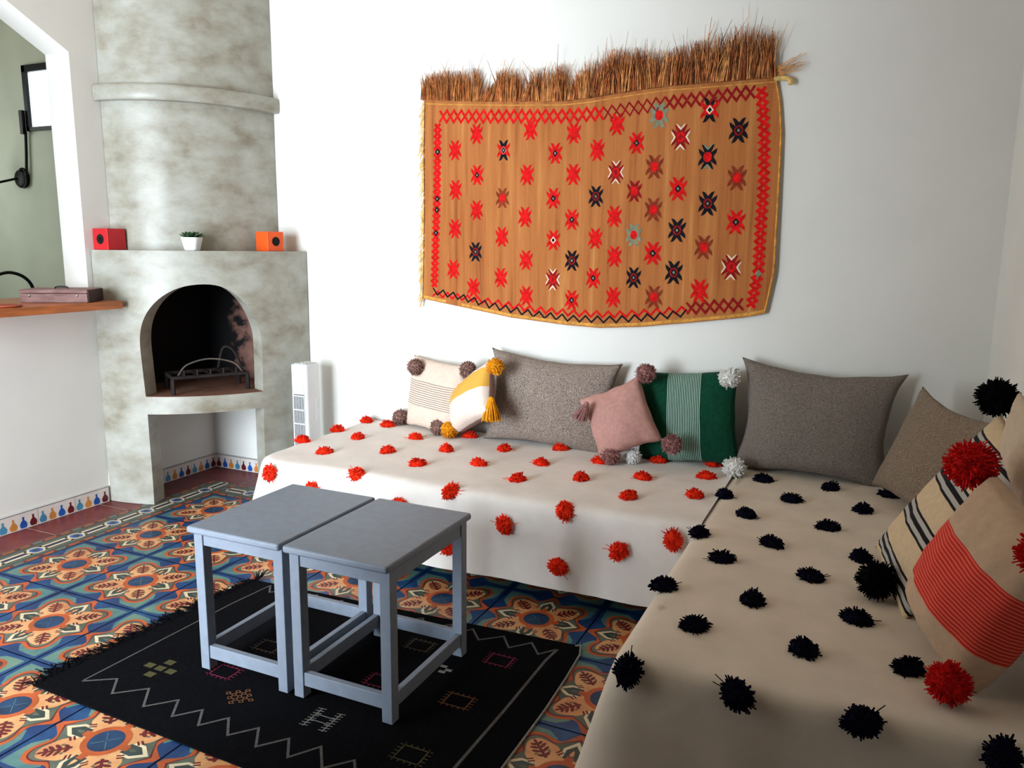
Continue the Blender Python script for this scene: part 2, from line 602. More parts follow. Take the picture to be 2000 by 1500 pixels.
B = MB()
fz = lambda lay: lay * 0.00012
gx0, gx1, gy0, gy1 = -0.20, 3.48, FY, 0.60
B.box((KX, FY - 0.5, -0.10), (RX + .1, BY + 0.16, -0.002), REDTILE)
B.poly([(gx0, gy0, 0), (gx1, gy0, 0), (gx1, gy1, 0), (gx0, gy1, 0)], T_BLUE)
for j in range(0, 9):
    for i in range(-1, 6):
        cx, cy0 = 0.4 * j, -0.4 * i
        if (cx > 3.0 and cy0 > -1.0) or (cx > 2.7 and cy0 < -1.9):
            continue
        for pts, mt, lay in medal:
            B.poly([(cx + .2 * x, cy0 + .2 * y, fz(lay)) for x, y in pts], mt)
        for k in (-1, 1):       # thin tile joints
            B.poly([(cx + k * .2 - .0016, cy0 - .2, fz(11)), (cx + k * .2 + .0016, cy0 - .2, fz(11)), (cx + k * .2 + .0016, cy0 + .2, fz(11)), (cx + k * .2 - .0016, cy0 + .2, fz(11))], DSEAM)
            B.poly([(cx - .2, cy0 + k * .2 - .0016, fz(11)), (cx + .2, cy0 + k * .2 - .0016, fz(11)), (cx + .2, cy0 + k * .2 + .0016, fz(11)), (cx - .2, cy0 + k * .2 + .0016, fz(11))], DSEAM)


def border_tile(put, corner=False):
    """chain border; put(s, t): s along the border 0..1, t from the red edge 0..1"""
    def rect(s0, s1, t0, t1, mt, lay):
        B.poly([(*put(s0, t0), fz(lay)), (*put(s1, t0), fz(lay)), (*put(s1, t1), fz(lay)), (*put(s0, t1), fz(lay))], mt)
    rect(0, 1, 0, 1, T_GREY, 1)
    for t0, t1 in ((.04, .15), (.85, .96)):
        rect(0, 1, t0, t1, T_RED, 2)
        rect(.05, .32, t0 + .02, t1 - .02, T_ORANGE, 3)
        rect(.40, .62, t0 + .02, t1 - .02, T_TEAL, 3)
        rect(.70, .92, t0 + .02, t1 - .02, T_ORANGE, 3)
    rect(0, 1, .19, .24, T_DARK, 2)
    rect(0, 1, .76, .81, T_DARK, 2)
    rect(.02, .64, .33, .67, T_NAVY, 2)
    rect(.00, .66, .36, .44, T_WHITE, 3)
    rect(.00, .66, .56, .64, T_WHITE, 3)
    rect(.00, .04, .36, .64, T_WHITE, 3)
    rect(.62, .66, .36, .64, T_WHITE, 3)
    oc = [(.66, .42), (.74, .31), (.92, .31), (1.0, .42), (1.0, .58), (.92, .69), (.74, .69), (.66, .58)]
    B.poly([(*put(s, t), fz(4)) for s, t in oc], T_WHITE)
    B.poly([(*put(.83 + (s - .83) * .74, .5 + (t - .5) * .74), fz(5)) for s, t in oc], B_BLUE)
    B.poly([(*put(.83 + (s - .83) * .40, .5 + (t - .5) * .40), fz(6)) for s, t in oc], T_DARK)


for i in range(0, 18):
    y1 = 0.8 - 0.2 * i
    border_tile(lambda s, t, y1=y1: (-0.4 + .2 * t, y1 - .2 * s))
for i in range(0, 12):
    x0_ = -0.2 + 0.2 * i
    border_tile(lambda s, t, x0_=x0_: (x0_ + .2 * s, 0.8 - .2 * t))
for k in range(0, 9):
    y = 0.2 - 0.4 * k
    B.poly([(LX, y - .0018, 0), (-0.4, y - .0018, 0), (-0.4, y + .0018, 0), (LX, y + .0018, 0)], SEAM)
for k in range(0, 6):
    x = -0.2 + 0.4 * k
    B.poly([(x - .0018, .8, 0), (x + .0018, .8, 0), (x + .0018, BY, 0), (x - .0018, BY, 0)], SEAM)
struct(B.build('floor'))

# ------------------------------------------------------------------ skirting tiles with painted bottles
bott = [(-.013, 0), (.013, 0), (.019, .010), (.019, .020), (.012, .031), (.005, .037), (.005, .048), (.007, .053), (-.007, .053), (-.005, .048), (-.005, .037), (-.012, .031), (-.019, .020), (-.019, .010)]
seq = [B_MAROON, B_BLUE, B_ORANGE, B_TEAL]


def baseboard(name, runs):
    B = MB()
    for (a, b, put) in runs:                       # put(s, z, d) with d = distance out of the wall
        B.raw([put(a, 0, .012), put(b, 0, .012), put(b, .085, .012), put(a, .085, .012), put(a, .085, 0), put(b, .085, 0)], [(0, 1, 2, 3), (3, 2, 5, 4)], BASET)
        B.poly([put(a, .080, .0123), put(b, .080, .0123), put(b, .084, .0123), put(a, .084, .0123)], B_LINE)
        B.poly([put(a, .0845, .012), put(b, .0845, .012), put(b, .0852, -.0), put(a, .0852, .0)], B_LINE)
        n = int((b - a) / 0.05)
        for i in range(n):
            s = a + .025 + .05 * i
            B.poly([put(s + x * .95, .005 + z * 1.05, .0126) for x, z in bott], seq[i % 4])
            if i % 4 == 3 and i < n - 1:
                B.poly([put(s + .0243, 0, .0124), put(s + .0257, 0, .0124), put(s + .0257, .085, .0124), put(s + .0243, .085, .0124)], B_LINE)
    return struct(B.build(name))


baseboard('baseboard_left', [(-0.262, 3.0, lambda s, z, d: (LX + d, -s, z)), (-1.03, -0.40, lambda s, z, d: (LX + d, -s, z))])
baseboard('baseboard_back', [(LX + .012, .06, lambda s, z, d: (s, BY - d, z)), (.16, .52, lambda s, z, d: (s, BY - d, z))])

# ------------------------------------------------------------------ corner fireplace
RB, RI = 0.765, 0.655
FZ_TOP = 1.335


def cyl(r):
    def f(s, z):
        th = s / RB
        rr = r + 0.006 * noise.noise(Vector((s * 3, z * 3, r)))
        return (LX + rr * math.sin(th), BY - rr * math.cos(th), z)
    return f


D2 = math.pi / 180 * RB
arch = [(20.6, .585), (20.0, .73), (19.8, .89), (22.3, 1.00), (27.9, 1.09), (35.8, 1.15), (45, 1.168), (52.5, 1.146), (59.2, 1.072), (63.9, .961), (65.7, .849), (65.4, .585)]
left_part = catmull([Vector((a * D2, z)) for a, z in arch], 4)
arch_loop = [tuple(p) for p in left_part]
body_outline = [(0.4 * D2, 0), (20.9 * D2, 0), (20.9 * D2, .492), (65.2 * D2, .497), (65.0 * D2, 0), (89.6 * D2, 0), (89.6 * D2, FZ_TOP), (0.4 * D2, FZ_TOP)]
fire = thing('fireplace', 'grey polished plaster corner fireplace with arched firebox and round chimney', 'fireplace', (0, 0, 0))
B = slab_2d(body_outline, [arch_loop], cyl(RB), cyl(RI), TADE, step=.05, sub=.05)
o = B.build('body', fire, smooth=False)
for p in o.data.polygons:
    p.use_smooth = True
o.data.set_sharp_from_angle(angle=math.radians(38))
o.data.update()


def sector(B, r0x, r0y, z0, z1, mt, n=24, inner=0.0):
    """solid quarter disc in the corner"""
    top, bot = [], []
    for i in range(n + 1):
        a = math.radians(0.3 + 89.4 * i / n)
        top.append((LX + .002 + r0x * math.sin(a), BY - .002 - r0y * math.cos(a)))
    ring = top + [(LX + .002, BY - .002)]
    k = len(ring)
    vs = [(x, y, z0) for x, y in ring] + [(x, y, z1) for x, y in ring]
    B.raw(vs, [tuple(range(k - 1, -1, -1)), tuple(range(k, 2 * k))] + [(i, (i + 1) % k, k + (i + 1) % k, k + i) for i in range(k)], mt)


B = MB(); sector(B, RB - .004, RB - .004, FZ_TOP - .045, FZ_TOP + .002, TADE); B.build('mantel_shelf', fire)
B = MB(); sector(B, RB - .004, RB - .004, .500, .5865, HEARTH); B.build('hearth_slab', fire)
B = MB()
for P, Q, mt in (((LX + .003, BY - .72), (LX + .003, BY - .003), SOOTD), ((LX + .003, BY - .003), (LX + .72, BY - .003), SOOT)):
    B.poly([(*P, .587), (*Q, .587), (*Q, 1.29), (*P, 1.29)], mt)
B.poly([(LX + .003, BY - .003, 1.288), (LX + .70, BY - .003, 1.288), (LX + .5, BY - .5, 1.288), (LX + .003, BY - .70, 1.288)], SOOTD)
B.build('firebox_lining', fire)


def chimney_rings(zs, offs, n=40):
    vs, fs = [], []
    for z, off in zip(zs, offs):
        rx, ry = .570 + off, .640 + off
        for i in range(n + 1):
            a = math.radians(0.2 + 89.6 * i / n)
            w_ = 0.004 * noise.noise(Vector((i * .15, z * 2.5, 3)))
            vs.append((LX + (rx + w_) * math.sin(a), BY - (ry + w_) * math.cos(a), z))
    k = n + 1
    for r in range(len(zs) - 1):
        for i in range(n):
            fs.append((r * k + i, r * k + i + 1, (r + 1) * k + i + 1, (r + 1) * k + i))
    return vs, fs


zs = [FZ_TOP - .02 + i * (HZ - FZ_TOP + .02) / 40 for i in range(41)]
B = MB(); vs, fs = chimney_rings(zs, [0] * 41); B.raw(vs, fs, TADE); B.build('chimney', fire, smooth=True)
B = MB()
cz = [2.082, 2.084, 2.092, 2.11, 2.145, 2.157, 2.160, 2.160]
co = [.002, .036, .041, .043, .043, .040, .036, .002]
vs, fs = chimney_rings(cz, co); B.raw(vs, fs, TADE); B.build('collar', fire, smooth=True).data.set_sharp_from_angle(angle=math.radians(50))

B = MB()
for i in range(22):
    z0_, z1_ = i * .0475, (i + 1) * .0475
    f0, f1 = .008 * noise.noise(Vector((0, z0_ * 6, 2))), .008 * noise.noise(Vector((0, z1_ * 6, 2)))
    B.poly([(LX + .0015, .262 + f0, z0_), (LX + .0015, .278 + f0, z0_), (LX + .0015, .278 + f1, z1_), (LX + .0015, .262 + f1, z1_)], WALL)
    B.poly([(LX + .0015, .278 + f0, z0_), (LX + .012, .283 + f0, z0_), (LX + .012, .283 + f1, z1_), (LX + .0015, .278 + f1, z1_)], WALL)
struct(B.build('trim_1'))

# iron fire grate
g = thing('fire_grate', 'rusty iron fire grate standing inside the arched firebox', 'grate', (0, 0, .587))
A, E_ = Vector((-.262, .412, 0)), Vector((-.045, .748, 0))
ux = (E_ - A).normalized(); uy = Vector((-ux.y, ux.x, 0))
fr = MB()
for off in (0, .20):
    fr.tube([A + uy * off + Vector((0, 0, .088)), E_ + uy * off + Vector((0, 0, .088))], .011, IRON, 6)
for t in (.02, .98):
    fr.tube([A.lerp(E_, t) + Vector((0, 0, .088)), A.lerp(E_, t) + uy * .2 + Vector((0, 0, .088))], .010, IRON, 6)
fr.build('frame', g)
for t in (.02, .98):
    for off in (0, .20):
        lg = MB(); p = A.lerp(E_, t) + uy * off
        lg.tube([p, p + Vector((0, 0, .088))], .011, IRON, 6); lg.build('leg', g)
for i in range(1, 6):
    b = MB(); p = A.lerp(E_, i / 6)
    b.tube([p + Vector((0, 0, .094)), p + uy * .20 + Vector((0, 0, .094))], .006, IRON, 6)
    b.tube([p + Vector((0, 0, .094)), p + Vector((0, 0, .125))], .005, IRON, 6); b.build('bar', g)
b = MB()
b.tube(catmull([A.lerp(E_, .10) + uy * .03 + Vector((0, 0, .095)), A.lerp(E_, .22) + uy * .03 + Vector((0, 0, .15)), A.lerp(E_, .5) + uy * .03 + Vector((0, 0, .176)), A.lerp(E_, .8) + uy * .03 + Vector((0, 0, .150)), A.lerp(E_, .93) + uy * .03 + Vector((0, 0, .095))], 8), .005, STEEL, 6)
b.build('curved_guard', g)
b = MB()
b.tube(catmull([A.lerp(E_, .70) + uy * .19 + Vector((0, 0, .10)), A.lerp(E_, .78) + uy * .19 + Vector((0, 0, .21)), A.lerp(E_, .90) + uy * .17 + Vector((0, 0, .20)), A.lerp(E_, 1.0) + uy * .14 + Vector((0, 0, .10))], 8), .007, IRON, 6)
b.build('back_hoop', g)

# ------------------------------------------------------------------ things on the mantel
def cube_speaker(label, colour, c, size, rz, face):
    t = thing('cube_speaker', label, 'speaker', (c[0], c[1], FZ_TOP + .002), rz)
    h = size / 2
    b = MB(); b.box((-h, -h, 0), (h, h, size), colour); b.build('cabinet', t, bevel=.003)
    M = Matrix.Translation((0, 0, h)) @ (Matrix.Rotation(math.radians(90), 4, 'X') if face == 'y' else Matrix.Rotation(math.radians(90), 4, 'Y'))
    r = size * .235
    b = MB(); b.lathe([(r, h - .010), (r, h + .0012), (r * .92, h + .0020), (r * .84, h + .0012), (r * .3, h + .0005), (.0005, h + .0005)], SOOTD, 28, M=M)
    b.lathe([(r * .42, h + .0002), (r * .38, h + .002), (r * .2, h + .003), (.0005, h + .0034)], BLACKM, 20, M=M)
    b.build('driver', t)
    return t


REDW = mat('red_lacquer', (196, 30, 38), 0.4, 0.05)
ORW = mat('orange_lacquer', (244, 88, 20), 0.4, 0.05)
cube_speaker('red cube speaker with round black driver on the mantel', REDW, (-.5625, .348), .108, 0, 'y')
cube_speaker('orange cube speaker with round black driver on the mantel', ORW, (.036, .868), .104, math.radians(-12), 'x')
t = thing('potted_succulent', 'small dark green succulent in a white pot on the mantel', 'plant', (-.165, .515, FZ_TOP + .002), math.radians(20))
b = MB()
POT = mat('white_glazed_pot', (236, 238, 238), 0.25, 0.01)
n = 32
vs, fs = [], []
prof = [(.030, 0), (.034, .006), (.046, .064), (.047, .068), (.043, .068), (.041, .058)]
for r, z in prof:
    for j in range(n):
        q = 2 * math.pi * j / n
        k = (abs(math.cos(q)) ** 4 + abs(math.sin(q)) ** 4) ** (-1 / 4)
        vs.append((r * k * math.cos(q), r * k * math.sin(q), z))
for i in range(len(prof) - 1):
    for j in range(n):
        fs.append((i * n + j, i * n + (j + 1) % n, (i + 1) * n + (j + 1) % n, (i + 1) * n + j))
fs.append(tuple(range(n - 1, -1, -1)))
b.raw(vs, fs, POT); b.build('pot', t, smooth=True)
SOIL = mat('potting_soil', (40, 30, 24), 0.95, 0.3)
LEAFG = mat('succulent_green', (38, 66, 34), 0.5, 0.25, 40)
b = MB(); b.lathe([(.038, .050), (.038, .058), (.001, .060)], SOIL, 24); b.build('soil', t)
b = MB()
for i in range(26):
    q = i * 2.399
    e = math.radians(18 + 62 * (i / 26))
    L = .060 - .022 * (i / 26)
    d = Vector((math.cos(q) * math.cos(e), math.sin(q) * math.cos(e), math.sin(e)))
    s = d.cross(Vector((0, 0, 1))).normalized()
    u = s.cross(d)
    o0 = Vector((math.cos(q) * .012, math.sin(q) * .012, .058))
    ring = []
    for (tt, w_, th) in ((0, .006, .004), (.4, .010, .005), (.75, .008, .004), (1, .0008, .0008)):
        cpt = o0 + d * L * tt + Vector((0, 0, -.006 * tt * tt + .006 * tt))
        ring += [cpt + s * w_, cpt + u * th, cpt - s * w_, cpt - u * th]
    b.raw(ring, [(k * 4 + j, k * 4 + (j + 1) % 4, (k + 1) * 4 + (j + 1) % 4, (k + 1) * 4 + j) for k in range(3) for j in range(4)], LEAFG)
b.build('leaves', t, smooth=True)

# ------------------------------------------------------------------ serving hatch counter and what stands on it
b = MB()
cnt = [(-1.02, -.62), (-.40, -.62), (-.40, .268), (-.62, .240), (-.79, .240), (-1.02, .240)]
k = len(cnt)
b.raw([(x, y, 1.046) for x, y in cnt] + [(x, y, 1.085) for x, y in cnt], [tuple(range(k - 1, -1, -1)), tuple(range(k, 2 * k))] + [(i, (i + 1) % k, k + (i + 1) % k, k + i) for i in range(k)], WOOD)
tag(b.build('counter_top', bevel=.003), 'orange varnished wooden counter top across the serving hatch', 'counter')

t = thing('wooden_box', 'weathered flat wooden box with metal studs on the counter', 'box', (-.585, .075, 1.0855), math.radians(33))
BOXW = multi('weathered_wood', [(0.3, (104, 74, 72)), (0.5, (138, 104, 100)), (0.7, (166, 132, 126))], 0.7, 5, (1.5, 8, 8), bump=.3)
BOX_SHADE = mat('shaded_weathered_wood', (48, 26, 22), 0.7, 0.2, 8)  # shaded copy of the box wood
b = MB(); b.box((-.152, -.10, 0), (.152, .10, .044), BOXW); b.build('box_body', t, bevel=.004)
b = MB(); b.box((-.153, -.101, .0455), (.153, .101, .064), BOXW); b.build('lid', t, bevel=.004)
b = MB(); b.box((.1535, -.098, .002), (.1565, .098, .060), BOX_SHADE); b.build('shaded_end', t)  # end turned from the light, its shade put into the colour
for x in (-.108, .105):
    b = MB(); b.lathe([(.006, 0), (.006, .0015), (.003, .004), (.0003, .0045)], STEEL, 12, M=Matrix.Translation((x, -.1005, .034)) @ Matrix.Rotation(math.radians(90), 4, 'X')); b.build('stud', t)
b = MB(); b.tube(catmull([(-.03, 0, .063), (-.022, 0, .072), (.022, 0, .072), (.03, 0, .063)], 4), .004, BLACKM, 6); b.build('handle', t)

REDBOARD = mat('reddish_wooden_board', (150, 66, 40), 0.5, 0.15)
t = MB(); t.lathe([(.060, 0), (.066, .004), (.066, .009), (.058, .011), (.050, .007), (.001, .006)], REDBOARD, 32)
tag(t.build('round_tray', smooth=True, loc=(-.468, -.285, 1.0855)), 'reddish round wooden tray at the left end of the counter', 'tray')

# kitchen sink unit with the gooseneck tap behind the counter
t = thing('kitchen_unit', 'pale kitchen unit with worktop behind the serving hatch', 'cabinet', (-1.75, .70, 0))
b = MB(); b.box((-.95, -.28, .08), (.95, .335, .86), KWALL); b.build('carcass', t)
b = MB(); b.box((-.97, -.30, .86), (.95, .335, .90), mat('worktop_stone', (150, 146, 136), .4, .08, 40)); b.build('worktop', t)
for sx in (-.9, .9):
    b = MB(); b.box((sx - .03, -.24, 0), (sx + .03, .30, .08), DARKWOOD); b.build('plinth', t)
t = thing('kitchen_tap', 'dark curved gooseneck tap behind the wooden box', 'tap', (-1.74, .72, .90))
b = MB(); b.lathe([(.026, 0), (.026, .010), (.014, .016), (.013, .05), (.001, .05)], BLACKM, 16); b.build('base', t, smooth=True)
b = MB(); b.tube(catmull([(0, 0, .04), (0, 0, .18), (-.03, -.03, .255), (-.10, -.08, .285), (-.17, -.13, .255), (-.19, -.145, .19)], 8), .010, BLACKM, 10); b.build('spout', t, smooth=True)
b = MB(); b.tube([(.02, .01, .03), (.06, .03, .05)], .006, BLACKM, 8); b.build('lever', t)

# black wall lamp beside the kitchen window
t = thing('wall_lamp', 'black metal wall lamp on a round plate below the kitchen window', 'lamp', (-2.20, BY, 1.79))
M = Matrix.Rotation(math.radians(90), 4, 'X')
b = MB(); b.lathe([(.062, 0), (.062, .020), (.055, .028), (.001, .030)], BLACKM, 28, M=M); b.build('wall_plate', t, smooth=True)
b = MB(); b.tube([(-.03, -.03, 0), (-.12, -.12, -.035), (-.30, -.26, -.075)], .008, BLACKM, 8); b.build('arm', t)
b = MB(); b.tube([(-.176, -.17, -.047), (-.176, -.17, .02)], .010, BLACKM, 8); b.lathe([(.018, .02), (.022, .03), (.022, .06), (.036, .068), (.038, .10), (.05, .105), (.05, .125), (.001, .13)], BLACKM, 20, c=(-.176, -.17, 0)); b.build('lamp_holder', t)
t2 = MB(); t2.tube(catmull([(.020, -.035, .045), (.035, -.040, .060), (.058, -.030, .055), (.060, -.022, 0), (.054, -.022, -.035), (.030, -.022, -.055), (.010, -.03, -.05)], 6), .007, BLACKM, 8)
t2.tube([(.060, -.022, .0), (.075, -.018, .16), (.088, -.018, .30)], .009, BLACKM, 8)
t2.box((.072, -.045, .28), (.100, -.021, .43), BLACKM)
t2.tube([(.060, -.032, .33), (.082, -.032, .33)], .005, BLACKM, 8)
t2.tube([(.060, -.032, .405), (.082, -.032, .405)], .007, BLACKM, 8)
t2.build('cable_conduit', t)

# ------------------------------------------------------------------ tower fan
t = thing('tower_fan', 'white tower fan standing between fireplace and sofa bench', 'fan', (.258, .855, 0))
w2, d2, H = .054, .060, .735


def rrect(w, d, r, n=5):
    out = []
    for cx, cy_, a0 in ((w - r, -d + r, -90), (w - r, d - r, 0), (-w + r, d - r, 90), (-w + r, -d + r, 180)):
        for i in range(n + 1):
            a = math.radians(a0 + 90 * i / n)
            out.append((cx + r * math.cos(a), cy_ + r * math.sin(a)))
    return out


def prism(B, loop, z0, z1, mt):
    k = len(loop)
    B.raw([(x, y, z0) for x, y in loop] + [(x, y, z1) for x, y in loop], [tuple(range(k - 1, -1, -1)), tuple(range(k, 2 * k))] + [(i, (i + 1) % k, k + (i + 1) % k, k + i) for i in range(k)], mt)


b = MB(); prism(b, rrect(w2, d2, .016), .03, H, FANW); b.build('housing', t, bevel=.004)
b = MB(); b.lathe([(.115, 0), (.115, .012), (.06, .028), (.001, .031)], FANW, 32); b.build('base', t, smooth=True)
b = MB(); b.box((-.036, -d2 - .0012, .10), (.036, -d2 + .002, .575), FAND); b.build('grille_opening', t)
b = MB()
for i in range(9):
    x = -.0345 + .069 * i / 8
    b.box((x - .0013, -d2 - .005, .10), (x + .0013, -d2 - .001, .565), FANW)
for i in range(7):
    z = .10 + .465 * i / 6
    b.box((-.038, -d2 - .006, z - .003), (.038, -d2 - .001, z + .003), FANW)
b.build('grille', t)
b = MB(); b.box((-.036, -d2 - .002, .572), (.036, -d2 + .002, .622), FANT); b.build('name_panel', t)
b = MB(); prism(b, rrect(.044, .048, .012), H, H + .004, FANT); b.build('control_panel', t)
for i in range(3):
    b = MB(); b.lathe([(.007, 0), (.007, .003), (.001, .004)], FANW, 12, c=(0, -.025 + .025 * i, H + .004)); b.build('button', t)
b = MB(); b.box((w2 - .001, .01, .42), (w2 + .003, .022, .54), FANW); b.build('side_trim', t)

# ------------------------------------------------------------------ yarn tufts, pompoms, tassels
def strand(B, p, d, L, r, bend, mt, seg=2, taper=.35):
    d = d.normalized()
    a = d.orthogonal().normalized()
    b2 = d.cross(a)
    vs, fs = [], []
    for i in range(seg + 1):
        t_ = i / seg
        c = p + d * L * t_ + bend * (t_ * t_) * L
        rr = r * (1 - taper * t_)
        for j in range(3):
            q = 2.0944 * j
            vs.append(c + (a * math.cos(q) + b2 * math.sin(q)) * rr)
    for i in range(seg):
        for j in range(3):
            fs.append((i * 3 + j, i * 3 + (j + 1) % 3, i * 3 + 3 + (j + 1) % 3, i * 3 + 3 + j))
    fs.append((seg * 3, seg * 3 + 1, seg * 3 + 2))
    B.raw(vs, fs, mt)


def blob(B, rx, ry, rz, mt, c=(0, 0, 0), n=10, k=7):
    vs, fs = [], []
    for i in range(k + 1):
        e = -math.pi / 2 + math.pi * i / k
        for j in range(n):
            q = 2 * math.pi * j / n
            vs.append((c[0] + rx * math.cos(e) * math.cos(q), c[1] + ry * math.cos(e) * math.sin(q), c[2] + rz * math.sin(e)))
    for i in range(k):
        for j in range(n):
            fs.append((i * n + j, i * n + (j + 1) % n, (i + 1) * n + (j + 1) % n, (i + 1) * n + j))
    B.raw(vs, fs, mt)


def tuft_mesh(mt, seed, R=.043):
    r = random.Random(seed)
    B = MB()
    blob(B, R * .80, R * .72, R * .40, mt, (0, 0, R * .20))
    for i in range(300):
        q = r.uniform(0, 6.283)
        e = math.radians(abs(r.gauss(0, 34)))
        d = Vector((math.cos(q) * math.cos(e), math.sin(q) * math.cos(e), math.sin(e) * .80))
        L = R * r.uniform(.80, 1.02) * (1 - .22 * abs(math.sin(q)))
        strand(B, Vector((0, 0, R * .14)), d, L, .0034, Vector((r.uniform(-.2, .2), r.uniform(-.2, .2), -.14)), mt)
    for i in range(1 + seed % 2):      # a stray end or two
        q = r.uniform(0, 6.283)
        strand(B, Vector((0, 0, R * .1)), Vector((math.cos(q), math.sin(q), .05)), R * r.uniform(1.2, 1.45), .0020, Vector((0, 0, .05)), mt, 3)
    o = B.build('tuft')
    me = o.data
    bpy.data.objects.remove(o)
    return me


def pompom_mesh(mt, seed, R=.05, n=330, thick=.0026):
    r = random.Random(seed)
    B = MB()
    blob(B, R * .74, R * .74, R * .74, mt, n=14, k=10)
    n = int(n * 1.7)
    for i in range(n):
        z = 1 - 2 * (i + .5) / n
        q = i * 2.39996 + r.uniform(-.2, .2)
        s = math.sqrt(1 - z * z)
        d = Vector((s * math.cos(q), s * math.sin(q), z))
        strand(B, d * R * .25, d + Vector((r.uniform(-.25, .25), r.uniform(-.25, .25), r.uniform(-.25, .25))), R * r.uniform(.60, .76), thick * 1.15, Vector((r.uniform(-.2, .2), r.uniform(-.2, .2), -.12)), mt)
    o = B.build('pompom')
    me = o.data
    bpy.data.objects.remove(o)
    return me


def tassel_mesh(mt, seed, R=.040, L=.085):
    """bound neck at the origin, yarn hanging along -z"""
    r = random.Random(seed)
    B = MB()
    blob(B, R * .34, R * .34, R * .42, mt, (0, 0, -R * .30))
    for i in range(170):
        q = r.uniform(0, 6.283)
        a = R * math.sqrt(r.uniform(0, 1))
        d = Vector((math.cos(q) * a * .95, math.sin(q) * a * .95, -L))
        strand(B, Vector((math.cos(q) * .25 * a, math.sin(q) * .25 * a, -R * .25)), d, d.length * r.uniform(.78, .95), .0028, Vector((math.cos(q) * -.12, math.sin(q) * -.12, 0)), mt, 3)
    o = B.build('tassel')
    me = o.data
    bpy.data.objects.remove(o)
    return me


def place_mesh(name, me, parent, loc, normal=(0, 0, 1), spin=0.0, scale=1.0, hang=None):
    o = bpy.data.objects.new(name, me)
    COL.objects.link(o)
    o.parent = parent
    n = Vector(normal).normalized()
    rot = Vector((0, 0, 1)).rotation_difference(n).to_matrix().to_4x4()
    o.matrix_local = Matrix.Translation(loc) @ rot @ Matrix.Rotation(spin, 4, 'Z') @ Matrix.Scale(scale, 4)
    return o


# ------------------------------------------------------------------ benches and throws
ZT = 0.42


def outline(pts, rc):
    """open polyline with its inner corners rounded, resampled; returns (point, outward normal)"""
    P = [Vector(p) for p in pts]
    path = [P[0]]
    for a, b, c in zip(P, P[1:], P[2:]):
        d0, d1 = (b - a).normalized(), (c - b).normalized()
        for i in range(9):
            t_ = i / 8
            path.append((b - d0 * rc) * (1 - t_) ** 2 + b * 2 * t_ * (1 - t_) + (b + d1 * rc) * t_ ** 2)
    path.append(P[-1])
    res = []
    for a, b in zip(path, path[1:]):
        n = max(1, int((b - a).length / .03))
        res += [a.lerp(b, i / n) for i in range(n)]
    res.append(path[-1])
    out = []
    for i, p in enumerate(res):
        t_ = (res[min(i + 1, len(res) - 1)] - res[max(i - 1, 0)]).normalized()
        out.append((p, Vector((t_.y, -t_.x))))
    return out


def top_z(x, y):
    return ZT + .006 * noise.noise(Vector((x * 3.2, y * 3.2, 1.3))) + .0022 * noise.noise(Vector((x * 9 + y * 5, y * 9 - x * 4, 7)))


def throw(name, mt, pts, rc, far, hem, seed, flare, parent, fold=.010):
    """far: polygon points that close the top behind the outline"""
    ol = outline(pts, rc)
    B = MB()
    k = len(ol)
    prof = [(-.050, 0.0), (-.028, -.003), (-.012, -.011), (-.002, -.026), (.002, -.05), (.004, -.09), (.007, -.14), (.010, -.19), (.012, -.24), (.014, -.29), (.016, -.335)]
    dmax = -prof[-1][1]
    rows = []
    s = 0
    corners = [Vector(p) for p in pts[1:-1]]
    for j, (off, dz) in enumerate(prof):
        row = []
        s = 0
        for i, (p, nrm) in enumerate(ol):
            if i:
                s += (p - ol[i - 1][0]).length
            fr_ = min(1, max(0, (-dz - .03) / (dmax - .03)))
            hz = hem + .008 * noise.noise(Vector((s * 3.0, seed, 0)))
            z = ZT + dz if j < 4 else ZT - .026 + (hz - (ZT - .026)) * ((-dz - .026) / (dmax - .026))
            wv = fold * fr_ * (noise.noise(Vector((s * 4.2, seed, .3))) * 1.5 + .5 * noise.noise(Vector((s * 11, seed, z * 3))))
            fl = 0
            for c in corners:
                dd = (p - c).length
                fl += flare * fr_ * math.exp(-(dd / .11) ** 2)
            q = p + nrm * (off + wv + fl)
            if j < 4:
                z += (top_z(q.x, q.y) - ZT) * (1, .8, .5, .2)[j]
            row.append((q.x, q.y, z))
        rows.append(row)
    base = len(B.v)
    for row in rows:
        B.v += row
    im = B.m(mt)
    for j in range(len(prof) - 1):
        for i in range(k - 1):
            B.f.append((base + j * k + i, base + j * k + i + 1, base + (j + 1) * k + i + 1, base + (j + 1) * k + i)[::-1])
            B.mi.append(im)
    loop = [(x, y) for x, y, z in rows[0]] + list(far)
    P2 = [Vector(p) for p in loop]
    edges = [(i, (i + 1) % len(loop)) for i in range(len(loop))]
    xs, ys = [p[0] for p in loop], [p[1] for p in loop]
    x = min(xs) + .02
    while x < max(xs):
        y = min(ys) + .02
        while y < max(ys):
            if inside((x, y), loop) and all((Vector((x, y)) - q).length > .02 for q in P2[:len(loop)]):
                P2.append(Vector((x, y)))
            y += .035
        x += .035
    vv, ee, ff, *_ = geometry.delaunay_2d_cdt(P2, edges, [], 0, 1e-6)
    tri = []
    for f in ff:
        c = sum((vv[i] for i in f), Vector((0, 0))) / len(f)
        if inside(c, loop):
            tri.append(tuple(f))
    B.raw([(p.x, p.y, top_z(p.x, p.y)) for p in vv], tri, mt)
    o = B.build(name, parent, smooth=True)
    bm = bmesh.new(); bm.from_mesh(o.data); bmesh.ops.remove_doubles(bm, verts=bm.verts, dist=.0006)
    bmesh.ops.recalc_face_normals(bm, faces=bm.faces)
    bm.to_mesh(o.data); bm.free()
    return o


